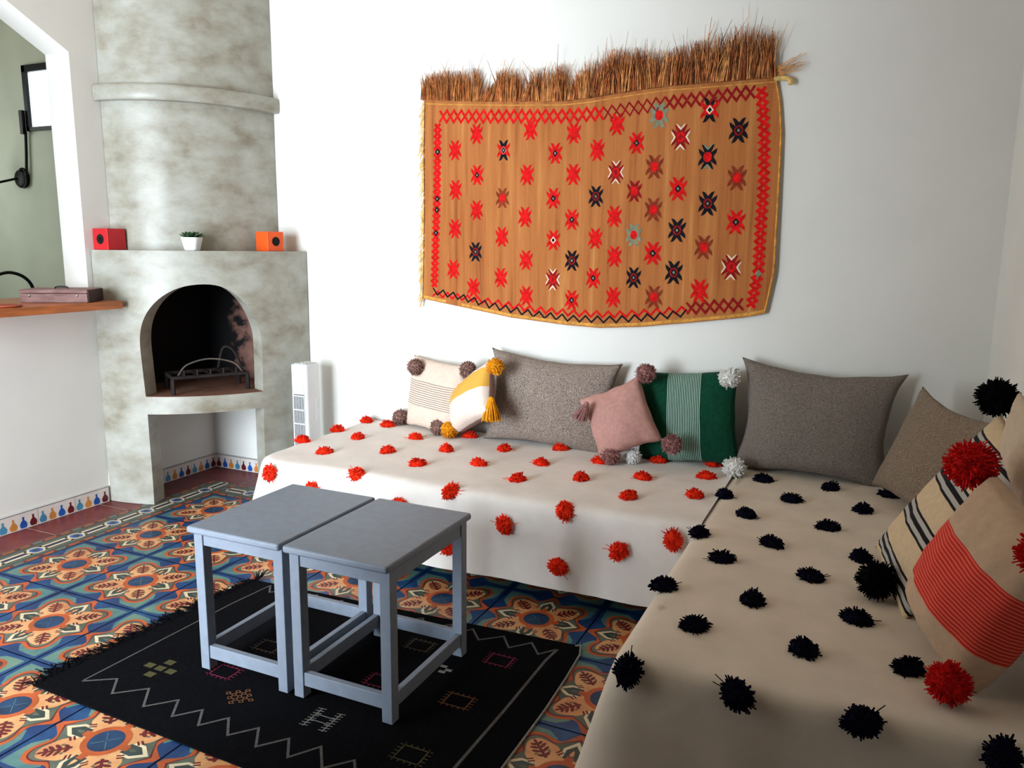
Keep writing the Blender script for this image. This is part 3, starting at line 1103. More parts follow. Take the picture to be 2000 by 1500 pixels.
def bench(name, label, a, b, legs):
    t = thing(name, label, 'sofa', ((a[0] + b[0]) / 2, (a[1] + b[1]) / 2, 0))
    dx, dy = (b[0] - a[0]) / 2, (b[1] - a[1]) / 2
    q = MB(); q.box((-dx, -dy, .26), (dx, dy, .405), MATTRESS); q.build('mattress', t, bevel=.02)
    q = MB(); q.box((-dx + .02, -dy + .02, .17), (dx - .02, dy - .02, .258), DARKWOOD); q.build('bed_base', t)
    for lx, ly in legs:
        q = MB(); q.box((lx * (dx - .09) - .03, ly * (dy - .14) - .03, 0), (lx * (dx - .09) + .03, ly * (dy - .14) + .03, .17), DARKWOOD); q.build('leg', t)
    return t


C4 = [(-1, -1), (1, -1), (1, 1), (-1, 1)]
bench('sofa_bench', 'low sofa bench along the back wall under the red-tufted throw', (.605, .165), (2.515, 1.01), C4)
bench('sofa_bench', 'low sofa bench along the right wall under the navy-tufted throw', (2.575, -.865), (3.46, 1.01), C4)

thr1 = thing('throw_blanket', 'white wool throw with orange-red yarn tufts over the back bench', 'blanket', (0, 0, 0))
throw('cloth', THROW, [(.525, 1.02), (.540, .100), (2.566, .105)], .15, [(2.566, 1.02)], .088, 3.1, .085, thr1)
thr2 = thing('throw_blanket', 'cream wool throw with navy yarn tufts over the right bench', 'blanket', (0, 0, 0))
throw('cloth', THROW2, [(2.550, 1.02), (2.550, -.885), (3.475, -.885)], .07, [(3.475, 1.02)], .035, 8.7, .11, thr2, fold=.034)

tr = [tuft_mesh(Y_RED, i) for i in range(4)]
tn = [tuft_mesh(Y_NAVY, 20 + i) for i in range(4)]
red_top = [(.555, .451), (.56, .724), (.575, .965), (.784, .329), (.757, .629), (.736, .928), (1.044, .461), (1.015, .76), (1.282, .335), (1.271, .617), (1.24, .911), (1.507, .758), (1.52, .464), (1.767, .334), (1.758, .612), (1.748, .88), (2.004, .452), (1.99, .747), (2.251, .309), (2.229, .589), (2.227, .875), (2.481, .43), (2.469, .726), (2.459, .935)]
red_edge = [(1.111, .128, .408), (1.572, .118, .400), (2.062, .112, .395)]
red_front = [(.667, .370), (1.823, .312), (2.048, .183), (2.283, .287), (2.480, .362), (1.349, .320), (1.573, .180), (.898, .322), (1.12, .18)]
for i, (x, y) in enumerate(red_top):
    place_mesh('tuft', tr[i % 4], thr1, (x, y, top_z(x, y) - .002), spin=i * 1.3)
for i, (x, y, z) in enumerate(red_edge):
    place_mesh('tuft', tr[i % 4], thr1, (x, y, z), (0, -.75, .66), spin=i)
for i, (x, z) in enumerate(red_front):
    place_mesh('tuft', tr[(i + 2) % 4], thr1, (x, .092, z), (0, -1, .05), spin=i * .9 + 1.2)
navy_top = [(2.692, .777), (2.956, .773), (2.585, .486), (2.826, .541), (3.08, .54), (2.697, .288), (2.972, .287), (2.58, .02), (2.814, .039), (2.689, -.171), (3.082, .039), (2.951, -.194), (2.572, -.445), (2.817, -.429), (3.079, -.427), (2.702, -.65), (2.967, -.652), (3.171, .776), (3.195, -.642)]
navy_edge = [(2.600, -.888, .395), (2.848, -.888, .400), (3.10, -.886, .405), (3.352, -.888, .40)]
for i, (x, y) in enumerate(navy_top):
    place_mesh('tuft', tn[i % 4], thr2, (x, y, top_z(x, y) - .002), spin=i * 1.1)
for i, (x, y, z) in enumerate(navy_edge):
    place_mesh('tuft', tn[i % 4], thr2, (x, y, z), (0, -.75, .66), spin=1.5 + i)

# ------------------------------------------------------------------ cushions
def pillow_mesh(name, w, h, th, mt, pinch=.10, seed=0, n=30, back=None, wr=.004, sag=0.0, full=.42):
    me = bpy.data.meshes.new(name)
    vs, fs, uvs, mi = [], [], [], []
    for side in (0, 1):
        for j in range(n + 1):
            for i in range(n + 1):
                u, v = -1 + 2 * i / n, -1 + 2 * j / n
                # denser near the edges
                u, v = math.sin(u * math.pi / 2) * .35 + u * .65, math.sin(v * math.pi / 2) * .35 + v * .65
                x = w / 2 * u * (1 - pinch * (1 - v * v) * abs(u) ** 2)
                z = h / 2 * v * (1 - pinch * (1 - u * u) * abs(v) ** 2)
                f = max(0, (1 - u * u) * (1 - v * v)) ** full
                t_ = th / 2 * f * (1 - sag * v * (1 - u * u))
                nz = noise.noise(Vector((u * 2.2 + seed * 3.1, v * 2.2, side * 9 + seed)))
                n2 = noise.noise(Vector((u * 5 + seed, v * 5 + u * 2, side * 4 + seed)))
                edge = (1 - f)
                t_ *= 1 + .10 * nz
                y = (-1 if side == 0 else 1) * (t_ + wr * n2 * min(1, f * 2) * (0.5 + edge))
                x += .006 * noise.noise(Vector((u * 2.2 + seed * 3.1, v * 2.2, seed))) * abs(u)
                vs.append((x, y, z + .005 * noise.noise(Vector((u * 3, v * 3, seed + 5))) * abs(v)))
                uvs.append(((u + 1) / 2, (v + 1) / 2))
    N = n + 1
    for side in (0, 1):
        for j in range(n):
            for i in range(n):
                a = side * N * N + j * N + i
                q = (a, a + 1, a + N + 1, a + N)
                fs.append(q if side == 0 else q[::-1])
                mi.append(side if back else 0)
    me.from_pydata(vs, [], fs)
    uvl = me.uv_layers.new(name='UVMap')
    for l in me.loops:
        uvl.data[l.index].uv = uvs[l.vertex_index]
    me.materials.append(mt)
    if back:
        me.materials.append(back)
    me.polygons.foreach_set('material_index', mi)
    me.polygons.foreach_set('use_smooth', [True] * len(me.polygons))
    bm = bmesh.new(); bm.from_mesh(me); bmesh.ops.remove_doubles(bm, verts=bm.verts, dist=.0008); bm.to_mesh(me); bm.free()
    me.update()
    return me


def cushion(label, ctr, yaw, tilt, roll, w, h, th, mt, seed, pinch=.10, back=None, sag=0.25, cover_name='cover', wr=.004, full=.42):
    yw, tl = math.radians(yaw), math.radians(tilt)
    n = Vector((math.sin(yw) * math.cos(tl), -math.cos(yw) * math.cos(tl), math.sin(tl)))
    X = Vector((math.cos(yw), math.sin(yw), 0))
    Z = X.cross(-n)
    if Z.z < 0:
        Z = -Z
    M = Matrix.Identity(4)
    for i in range(3):
        M[i][0], M[i][1], M[i][2], M[i][3] = X[i], -n[i], Z[i], ctr[i]
    M = M @ Matrix.Rotation(-math.radians(roll), 4, 'Y')
    t_ = thing('cushion', label, 'cushion')
    t_.matrix_world = M
    bpy.context.view_layer.update()
    me = pillow_mesh(cover_name, w, h, th, mt, pinch, seed, back=back, sag=sag, wr=wr, full=full)
    o = bpy.data.objects.new(cover_name, me)
    COL.objects.link(o)
    o.parent = t_
    return t_, w, h


def poms(t_, w, h, me, corners, scale=1.0, name='pompom', out=.018, extra={}):
    for i, (cx, cz_) in enumerate(corners):
        dx, dz = extra.get(i, (0, 0))
        place_mesh(name, me, t_, (cx * (w / 2 + out) + dx, -.012, cz_ * (h / 2 + out) + dz), (cx * .5, -.6, .6), spin=i * 1.7, scale=scale)


ALL4 = [(-1, 1), (1, 1), (1, -1), (-1, -1)]
F_CREAM = fabric('cream_striped_cotton', (222, 200, 184), [('v', .34, .70, (112, 88, 84), .030, .26)])
F_YEL = fabric('yellow_band_cotton', (232, 212, 200), [('v', .52, .88, (222, 168, 74)), ('v', .985, 1.1, (110, 80, 76))])
F_BACK = fabric('mauve_cotton', (150, 118, 112))
F_GREY = fabric('grey_tweed', (140, 126, 116), tweed=(78, 68, 64), weave=.8)
F_PINK = fabric('dusty_pink_cotton', (190, 142, 132), var=.05)
F_GREEN = fabric('green_striped_cotton', (8, 66, 46), [('u', .33, .66, (182, 206, 194), .0165, .42)], var=.12)
F_BROWN = fabric('grey_brown_linen', (118, 108, 100), tweed=(88, 78, 72), weave=.6, stretch=(.35, 1, 2.2))
F_TAUPE = fabric('taupe_wool', (134, 118, 102), tweed=(108, 92, 78), weave=.8, stretch=(.4, 1, 1.6))
blk = (20, 20, 24)
grp = []
for c in (.10, .35, .60, .84):
    grp += [('v', c - .046, c + .046, (186, 182, 176)), ('v', c - .052, c - .038, blk), ('v', c - .013, c + .013, blk), ('v', c + .038, c + .052, blk)]
F_STRIPE = fabric('cream_black_striped_cotton', (222, 196, 160), grp)
F_REDB = fabric('beige_red_band_cotton', (206, 174, 146), [('v', .24, .66, (214, 50, 42)), ('v', .24, .66, (238, 124, 98), .0225, .30)])
F_BEIGE = fabric('plain_beige_cotton', (208, 188, 164))
P_BROWN, P_MAUVE, P_MUST, P_WHITE = pompom_mesh(Y_BROWN, 1, .046), pompom_mesh(Y_MAUVE, 2, .046), pompom_mesh(Y_MUSTARD, 3, .043), pompom_mesh(Y_WHITE, 4, .047, thick=.0032)
P_BLACK, P_SCAR = pompom_mesh(Y_BLACK, 5, .058, 420), pompom_mesh(Y_SCARLET, 6, .062, 480)
TAS_M, TAS_Y = tassel_mesh(Y_MAUVE, 7), tassel_mesh(Y_MUSTARD, 8, .044, .085)

def wpom(t_, name, me, p, scale=1.0, normal=(0, 0, 1), spin=0.0):
    """a pompom at a point of the room, tied to its cushion"""
    L = t_.matrix_world.inverted() @ Vector(p)
    n_ = t_.matrix_world.to_3x3().inverted() @ Vector(normal)
    return place_mesh(name, me, t_, L, n_, spin=spin, scale=scale)


bpy.context.view_layer.update()
t, w, h = cushion('cream cushion with fine brown stripes and brown pompoms, leftmost on the bench', (1.020, .955, .605), -12, 6, -4, .365, .375, .13, F_CREAM, 1, pinch=.05)
for p in ((.915, .925, .755), (1.235, .900, .768), (.780, .985, .462), (1.080, .875, .462)):
    wpom(t, 'pompom', P_BROWN, p, normal=(0, -.7, .7), spin=p[0] * 9)
t, w, h = cushion('white and yellow banded cushion with mustard tassels leaning on the grey cushion', (1.285, .848, .628), -40, 14, 28, .40, .27, .15, F_YEL, 2, back=F_BACK, pinch=.07)
wpom(t, 'pompom', P_MUST, (1.436, .80, .812), normal=(.3, -.7, .6))
wpom(t, 'pompom', P_MUST, (1.163, .838, .465), 1.05, normal=(0, -.8, .6), spin=2)
wpom(t, 'tassel', TAS_Y, (1.452, .725, .672), 1.25, normal=(-.1, .15, 1))
t, w, h = cushion('large grey tweed cushion behind the pink cushion, against the back wall', (1.662, .950, .628), 0, 6, -3, .68, .465, .16, F_GREY, 3, pinch=.14)
t, w, h = cushion('dusty pink cushion standing on its corner with mauve pompoms', (2.055, .812, .614), 0, 18, 26, .305, .315, .15, F_PINK, 4, pinch=.10)
wpom(t, 'pompom', P_MAUVE, (2.155, .86, .826), normal=(.3, -.5, .8), spin=1)
wpom(t, 'pompom', P_MAUVE, (2.309, .76, .537), normal=(.6, -.7, .3), spin=2)
wpom(t, 'pompom', P_MAUVE, (2.039, .742, .463), normal=(0, -.7, .6), spin=3)
wpom(t, 'tassel', TAS_M, (1.925, .735, .690), 1.0, normal=(.40, 0, .9))
t, w, h = cushion('dark green cushion with white stripes and white pompoms', (2.330, .945, .624), 0, 8, 5, .46, .43, .15, F_GREEN, 5, pinch=.08)
wpom(t, 'pompom', P_WHITE, (2.512, .90, .826), normal=(.2, -.9, .3))
wpom(t, 'pompom', P_WHITE, (2.570, .800, .455), 1.05, normal=(.2, -.6, .7), spin=2)
wpom(t, 'pompom', P_WHITE, (2.125, .80, .452), .8, normal=(0, -.6, .7), spin=4)
t, w, h = cushion('large plain grey-brown cushion at the right end of the back wall', (2.868, .945, .648), 0, 6, -2.3, .655, .50, .16, F_BROWN, 6, pinch=.17)
t, w, h = cushion('taupe wool cushion in the corner behind the striped cushion', (3.290, .650, .624), -62, 20, -5, .50, .44, .13, F_TAUPE, 7, pinch=.15)
t, w, h = cushion('cream cushion with black stripes and black pompoms on the right bench', (3.302, -.150, .660), -76, 32, -8, .43, .545, .11, F_STRIPE, 8, pinch=.06)
wpom(t, 'pompom', P_BLACK, (3.402, .085, .958), normal=(-.3, -.6, .7))
wpom(t, 'pompom', P_BLACK, (3.120, -.262, .478), .95, normal=(-.5, -.5, .7), spin=2)
wpom(t, 'pompom', P_BLACK, (3.197, -.262, .455), .6, normal=(0, -.5, .8), spin=3)
t, w, h = cushion('beige cushion with a red striped band and scarlet pompoms, nearest the camera', (3.332, -.560, .634), -66, 20, -14, .350, .385, .19, F_REDB, 9, pinch=.05, wr=.006, full=.36)
wpom(t, 'pompom', P_SCAR, (3.300, -.375, .858), normal=(-.6, -.4, .5))
wpom(t, 'pompom', P_SCAR, (3.262, -.765, .470), .74, normal=(-.2, -.8, .5), spin=2)
wpom(t, 'pompom', P_SCAR, (3.415, -.715, .765), .9, normal=(0, -.8, .5), spin=3)
t, w, h = cushion('plain beige cushion leaning on the right wall at the picture edge', (3.436, -.20, .86), -88, 6, 0, .40, .26, .08, F_BEIGE, 10)

# ------------------------------------------------------------------ two small tables pushed together
def side_table(x0, x1, label):
    y0, y1 = -.805, -.345
    t = thing('side_table', label, 'table', ((x0 + x1) / 2, (y0 + y1) / 2, .0075), group='grey painted side tables')
    wx, wy, lg = (x1 - x0) / 2, (y1 - y0) / 2, .036
    b = MB(); prism(b, rrect(wx + .007, wy + .024, .010), .470, .4925, PAINT); b.build('tabletop', t, bevel=.008)
    for sx, sy_ in C4:
        b = MB(); b.box((min(sx * wx, sx * (wx - lg)), min(sy_ * wy, sy_ * (wy - lg)), 0), (max(sx * wx, sx * (wx - lg)), max(sy_ * wy, sy_ * (wy - lg)), .470), PAINT)
        b.build('leg', t, bevel=.0025)
    for z0_, z1_, nm in ((.425, .470, 'apron'), (.040, .084, 'stretcher')):
        for s in (-1, 1):
            b = MB(); ya = s * (wy - .004) ; yb = s * (wy - .024)
            b.box((-wx + lg, min(ya, yb), z0_), (wx - lg, max(ya, yb), z1_), PAINT); b.build(nm, t, bevel=.002)
            b = MB(); xa = s * (wx - .004); xb = s * (wx - .024)
            b.box((min(xa, xb), -wy + lg, z0_), (max(xa, xb), wy - lg, z1_), PAINT); b.build(nm, t, bevel=.002)
    return t


side_table(1.151, 1.506, 'grey-blue painted side table nearer the fireplace')
side_table(1.532, 1.887, 'grey-blue painted side table nearer the navy-tufted bench')

# ------------------------------------------------------------------ black flatweave rug on the floor
RUGK = mat('black_flatweave_wool', (13, 13, 16), 0.98, 0.25, 90, bump=.5, bscale=300, spec=0.03)
RG = mat('rug_grey_thread', (88, 86, 84), 0.95, 0.12, 120, spec=.1)
RW = mat('rug_white_thread', (140, 138, 132), 0.95, 0.1, 120, spec=.1)
RC = {'pink': mat('rug_pink_thread', (122, 22, 58), .95), 'orange': mat('rug_orange_thread', (120, 74, 40), .95), 'olive': mat('rug_olive_thread', (72, 68, 32), .95), 'tan': mat('rug_tan_thread', (74, 60, 44), .95), 'white': RW}
rug = thing('rug', 'black flatweave rug with zigzag borders under the side tables', 'rug', (0, 0, 0))
PZ = .0060
b = MB()
c0 = [(.750, -1.105), (2.248, -1.145), (2.252, -.60), (2.240, -.20), (2.218, -.130), (1.80, -.150), (1.30, -.172), (.826, -.195), (.800, -.50), (.768, -.80)]
k = len(c0)
b.raw([(x, y, .0014) for x, y in c0] + [(x, y, PZ) for x, y in c0], [tuple(range(k - 1, -1, -1)), tuple(range(k, 2 * k))] + [(i, (i + 1) % k, k + (i + 1) % k, k + i) for i in range(k)], RUGK)
put = lambda x, y: (x, y, PZ + .0006)
zn = [(.872, -1.026), (.96, -.969), (1.018, -1.034), (1.097, -.966), (1.162, -1.043), (1.229, -.973), (1.279, -1.043), (1.334, -.98), (1.382, -1.043), (1.434, -.978), (1.492, -1.042), (1.547, -.978), (1.6, -1.048), (1.658, -.98), (1.71, -1.047), (1.762, -.971), (1.822, -1.044), (1.88, -.98), (1.935, -1.05), (1.99, -.98), (2.045, -1.05), (2.10, -.985), (2.135, -1.04)]
zf = [(.914, -.21), (.955, -.262), (1.02, -.205), (1.07, -.26), (1.14, -.20), (1.19, -.258), (1.26, -.197), (1.31, -.255), (1.38, -.195), (1.43, -.253), (1.50, -.192), (1.55, -.25), (1.62, -.19), (1.67, -.249), (1.74, -.187), (1.78, -.247), (1.827, -.184), (1.882, -.246), (1.951, -.184), (2.001, -.25), (2.059, -.184), (2.11, -.247), (2.157, -.186)]
ribbon(b, zn, .0075, put, RG)
ribbon(b, zf, .0075, put, RG)
ribbon(b, [(.872, -1.026), (.889, -.559), (.895, -.40), (.914, -.21)], .006, put, RG)
ribbon(b, [(2.157, -.186), (2.148, -.276), (2.146, -.599), (2.135, -1.04)], .010, put, RG)
put = lambda x, y: (x, y, PZ + .0009)


def hash_square(cx, cy_, sx, sy_, mt, w_=.004):
    for s in (-1, 1):
        ribbon(b, [(cx - sx * 1.15, cy_ + s * sy_), (cx + sx * 1.15, cy_ + s * sy_)], w_, put, mt)
        ribbon(b, [(cx + s * sx, cy_ - sy_ * 1.2), (cx + s * sx, cy_ + sy_ * 1.2)], w_, put, mt)
        for i in range(5):
            f = -1 + .5 * i
            ribbon(b, [(cx + f * sx, cy_ + s * sy_), (cx + f * sx, cy_ + s * sy_ * 1.35)], w_ * .8, put, mt)
            ribbon(b, [(cx + s * sx, cy_ + f * sy_), (cx + s * sx * 1.4, cy_ + f * sy_)], w_ * .8, put, mt)


for cx, cy_, cn in ((2.009, -.34, 'pink'), (1.997, -.611, 'orange'), (2.005, -.895, 'olive'), (1.717, -.369, 'tan'), (1.236, -.79, 'pink'), (1.72, -.62, 'pink'), (1.25, -.60, 'tan')):
    hash_square(cx, cy_, .038, .030, RC[cn])
for dx, dy in ((0, 0), (.046, 0), (-.046, 0), (0, .040), (0, -.040)):         # olive cross of blocks
    b.poly([put(1.032 + dx - .017, -.865 + dy - .013), put(1.032 + dx + .017, -.865 + dy - .013), put(1.032 + dx + .017, -.865 + dy + .013), put(1.032 + dx - .017, -.865 + dy + .013)], RC['olive'])
for i in range(-2, 3):                                                       # orange diamond lattice
    for j in range(-2, 3):
        if abs(i) + abs(j) <= 2:
            cx, cy_ = 1.382 + i * .022, -.879 + j * .018
            ribbon(b, [(cx - .009, cy_), (cx, cy_ + .007), (cx + .009, cy_), (cx, cy_ - .007), (cx - .009, cy_)], .003, put, RC['orange'])
for s in (-1, 1):                                                            # white comb figure
    ribbon(b, [(1.686 + s * .034, -.915), (1.686 + s * .034, -.82)], .0035, put, RW)
    for i in range(8):
        y = -.912 + i * .0125
        ribbon(b, [(1.686 + s * .034 - .014, y), (1.686 + s * .034 + .014, y + .004)], .0028, put, RW)
for y in (-.880, -.852):
    ribbon(b, [(1.652, y), (1.720, y)], .0032, put, RW)
for x, y in ((1.860, -.455), (1.885, -.470), (1.870, -.487)):
    b.poly([put(x - .012, y - .007), put(x + .012, y - .007), put(x + .012, y + .007), put(x - .012, y + .007)], RW)
b.build('weave', rug)
b = MB()
b.tube([(2.205, -.140, .007), (2.222, -.131, .009), (2.240, -.19, .007), (2.249, -.35, .006), (2.255, -.537, .006), (2.254, -.715, .006), (2.252, -.95, .006), (2.249, -1.145, .006)], .0035, RW, 6)
b.build('edge_cord', rug)['label'] = 'white cord along the right edge'
b = MB()
r = random.Random(3)
for i in range(330):
    f = r.random()
    y = -1.105 + .91 * f
    x = .752 + .072 * f
    L = r.uniform(.03, .075)
    a = math.radians(180 + r.gauss(0, 26))
    p = Vector((x + .006, y, .005))
    strand(b, p, Vector((math.cos(a), math.sin(a), r.uniform(-.02, .10))), L, .0028, Vector((r.uniform(-.3, .3), r.uniform(-.5, .5), -.06)), RUGK, 3)
for i in range(14):
    strand(b, Vector((.83, -.195, .005)), Vector((r.uniform(-.9, .1), r.uniform(.1, .9), .2)), r.uniform(.03, .07), .003, Vector((0, 0, -.1)), RUGK, 3)
b.build('fringe', rug)

# ------------------------------------------------------------------ woven hanging on the back wall
WY = BY - .014
KF, nt_, bs_ = base_nodes('ochre_kilim_weave')
f1 = noise_tex(nt_, coords(nt_, (26, 1, 1.1)), 1.0, 5, .65)
colr = ramp(nt_, f1, [(.30, (146, 84, 48)), (.45, (174, 106, 58)), (.58, (184, 116, 66)), (.74, (206, 148, 84))])
nt_.links.new(colr, bs_.inputs['Base Color'])
bs_.inputs['Roughness'].default_value = .95
bs_.inputs['Specular IOR Level'].default_value = .1
add_bump(nt_, bs_, noise_tex(nt_, coords(nt_, (60, 1, 320)), 1.0, 2), .6, .002)
K_RED = mat('kilim_red_wool', (206, 26, 26), .95, .15, 60, spec=.1)
K_DRED = mat('kilim_wine_wool', (142, 26, 28), .95, .15, 60, spec=.1)
K_BLK = mat('kilim_black_wool', (26, 24, 30), .95, .2, 60, spec=.1)
K_WHT = mat('kilim_white_wool', (230, 206, 176), .95, .08, 60, spec=.1)
K_GRN = mat('kilim_grey_green_wool', (130, 132, 108), .95, .12, 60, spec=.1)
K_BRN = mat('kilim_brown_wool', (132, 54, 34), .95, .15, 60, spec=.1)
K_EDGE = mat('kilim_gold_edge', (204, 146, 70), .95, .15, 40, spec=.1)
K_CRM = mat('kilim_cream_yarn', (214, 178, 112), .95, .15, 40, spec=.1)
S_TAN = mat('straw_tan', (222, 158, 98), .9, .2, 30, spec=.15)
S_BRN = mat('straw_brown', (176, 102, 60), .9, .2, 30, spec=.15)
S_DRK = mat('straw_dark', (112, 62, 38), .9, .2, 30, spec=.15)
kil = thing('wall_hanging', 'ochre woven hanging with red motifs and straw fringe on the back wall', 'wall hanging', (0, 0, 0))
ktop = [(.924, 2.096), (1.128, 2.078), (1.405, 2.059), (1.667, 2.044), (1.792, 2.048), (1.914, 2.060), (2.147, 2.076), (2.368, 2.077), (2.609, 2.080)]
kbot = [(.902, 1.102), (1.006, 1.087), (1.186, 1.060), (1.417, 1.026), (1.691, 1.004), (1.873, .998), (2.073, 1.013), (2.309, 1.044), (2.533, 1.077), (2.625, 1.097)]
kl = [(1.102, .902), (1.322, .910), (1.582, .916), (1.836, .916), (2.096, .924)]
kr = [(1.097, 2.625), (1.16, 2.636), (1.281, 2.654), (1.411, 2.652), (1.561, 2.651), (1.708, 2.649), (1.854, 2.646), (1.977, 2.632), (2.08, 2.609)]


def kwave(x, z):
    return WY - .007 * (0.5 + noise.noise(Vector((x * 2.3, z * 1.2, 4)))) - .003 * noise.noise(Vector((x * 6, z * 1.0, 2)))


b = MB()
nu, nv = 60, 30
gv = []
for j in range(nv + 1):
    for i in range(nu + 1):
        u, v = i / nu, j / nv
        x_t, x_b = .924 + (2.609 - .924) * u, .902 + (2.625 - .902) * u
        zt_, zb_ = interp(ktop, x_t), interp(kbot, x_b)
        z = zb_ + (zt_ - zb_) * v
        xl = interp(kl, 1.102 + (2.096 - 1.102) * v)
        xr = interp(kr, 1.097 + (2.08 - 1.097) * v)
        x = xl + (xr - xl) * u
        gv.append((x, kwave(x, z), z))
b.raw(gv, [(j * (nu + 1) + i, j * (nu + 1) + i + 1, (j + 1) * (nu + 1) + i + 1, (j + 1) * (nu + 1) + i) for j in range(nv) for i in range(nu)], KF)
ring = [gv[i] for i in range(nu + 1)] + [gv[j * (nu + 1) + nu] for j in range(1, nv + 1)] + [gv[nv * (nu + 1) + i] for i in range(nu - 1, -1, -1)] + [gv[j * (nu + 1)] for j in range(nv - 1, 0, -1)]
for p, q in zip(ring, ring[1:] + ring[:1]):          # its thickness
    b.poly([p, q, (q[0], q[1] + .006, q[2]), (p[0], p[1] + .006, p[2])], K_EDGE)
kput = lambda lay: (lambda x, z: (x, kwave(x, z) - .0012 - .0004 * lay, z))


def kpoly(pts, cx, cz_, sx, sz, mt, lay):
    b.poly([kput(lay)(cx + x * sx, cz_ + z * sz) for x, z in pts], mt)


ARM_V = [(-.16, .06), (.16, .06), (.44, .52), (.68, .98), (.34, .90), (0, .60), (-.34, .90), (-.68, .98), (-.44, .52)]
ARM_H = [(z, x) for x, z in ARM_V][::-1]
DIA = [(.46, 0), (0, .42), (-.46, 0), (0, -.42)]
OCT = [(.70, .28), (.30, .62), (-.30, .62), (-.70, .28), (-.70, -.28), (-.30, -.62), (.30, -.62), (.70, -.28)]
CHV = [(-.52, 1.02), (-.34, .98), (0, .72), (.34, .98), (.52, 1.02), (.34, .80), (0, .52), (-.34, .80)]


def motif(x, z, kind):
    sx, sz = .036, .050
    if x > 2.1:
        sx, sz = .041, .054
    fl = lambda P: [(-a, -c) for a, c in P]
    arm = {'R': K_RED, 'X': K_RED, 'K': K_RED, 'C': K_RED, 'W': K_DRED, 'D': K_BLK, 'H': K_BLK, 'V': K_BLK, 'B': K_BRN, 'G': K_GRN}[kind]
    r_ = random.Random(int(x * 1000 + z * 77))
    if kind in 'BW' and r_.random() < .5:
        arm = K_DRED
    hor = arm
    if kind == 'V':
        hor = K_RED
    for P, mt in ((ARM_V, arm), (fl(ARM_V), arm), (ARM_H, hor), (fl(ARM_H), hor)):
        kpoly(P, x, z, sx, sz, mt, 0)
    cen = {'D': K_DRED, 'H': K_RED, 'V': K_RED, 'G': K_RED, 'B': K_RED, 'K': K_RED, 'C': K_RED, 'W': K_RED}.get(kind, K_RED)
    if kind in 'RKC':
        kpoly(OCT, x, z, sx * .84, sz * .84, cen, 1)
    elif kind != 'X':
        kpoly(OCT, x, z, sx * .62, sz * .62, cen, 1)
    if kind in 'KDV':
        kpoly(DIA, x, z, sx * .8, sz * .8, K_BLK, 2)
        kpoly(DIA, x, z, sx * .34, sz * .34, K_GRN, 3)
    if kind in 'CV':
        kpoly(DIA, x, z, sx * .9, sz * .85, K_WHT, 2)
        kpoly(DIA, x, z, sx * .5, sz * .5, K_BLK, 3)
    if kind in 'WG':
        kpoly(DIA, x, z, sx * .6, sz * .6, K_RED if kind == 'G' else K_DRED, 2)
        for P in (CHV, fl(CHV), [(z_, x_) for x_, z_ in CHV][::-1], fl([(z_, x_) for x_, z_ in CHV][::-1])):
            kpoly(P, x, z, sx * 1.02, sz * 1.02, K_WHT if kind == 'W' else K_GRN, 2)
    if kind == 'H':
        for P in (CHV, fl(CHV)):
            kpoly(P, x, z, sx, sz, K_GRN, 2)


KM = [(1.219, 1.917, 'R'), (1.508, 1.922, 'R'), (1.726, 1.897, 'R'), (1.933, 1.925, 'R'), (2.125, 1.953, 'G'), (2.346, 1.963, 'V'), (2.472, 1.872, 'D'), (1.099, 1.844, 'R'), (1.367, 1.833, 'V'), (1.636, 1.809, 'K'), (1.843, 1.815, 'R'), (2.027, 1.839, 'K'), (2.225, 1.856, 'W'), (2.347, 1.767, 'H'), (1.222, 1.721, 'K'), (1.493, 1.714, 'R'), (1.728, 1.71, 'R'), (1.935, 1.714, 'W'), (2.113, 1.733, 'B'), (2.477, 1.675, 'B'), (1.101, 1.652, 'R'), (1.363, 1.608, 'B'), (1.63, 1.602, 'K'), (1.842, 1.608, 'D'), (2.025, 1.628, 'B'), (2.224, 1.635, 'K'), (2.358, 1.569, 'D'), (1.22, 1.551, 'R'), (1.485, 1.517, 'R'), (1.726, 1.503, 'K'), (1.934, 1.516, 'R'), (2.116, 1.545, 'B'), (2.483, 1.489, 'K'), (1.098, 1.46, 'R'), (1.362, 1.421, 'R'), (1.634, 1.407, 'C'), (1.845, 1.416, 'R'), (2.03, 1.433, 'G'), (2.228, 1.454, 'D'), (2.35, 1.38, 'B'), (1.215, 1.347, 'D'), (1.493, 1.31, 'X'), (1.731, 1.312, 'D'), (1.941, 1.334, 'R'), (2.122, 1.351, 'K'), (2.474, 1.295, 'W'), (1.089, 1.257, 'R'), (1.358, 1.222, 'X'), (1.635, 1.22, 'W'), (1.841, 1.232, 'K'), (2.037, 1.239, 'D'), (2.222, 1.267, 'D'), (1.204, 1.167, 'R'), (1.496, 1.136, 'R'), (1.735, 1.124, 'K'), (1.942, 1.146, 'R'), (2.135, 1.153, 'B'), (2.341, 1.188, 'X')]
for x, z, kd in KM:
    motif(x, z, kd)


def zigzag(line, amp, n, sgn, w_, mt, lay):
    L = [Vector(p) for p in line]
    seg = [(q - p).length for p, q in zip(L, L[1:])]
    tot = sum(seg)
    pts = []
    for i in range(n + 1):
        d = tot * i / n
        for p, q, l in zip(L, L[1:], seg):
            if d <= l + 1e-6:
                t_ = (q - p).normalized()
                pts.append(p + t_ * d + Vector((-t_.y, t_.x)) * amp * (sgn if i % 2 else -sgn))
                break
            d -= l
    ribbon(b, pts, w_, kput(lay), mt)


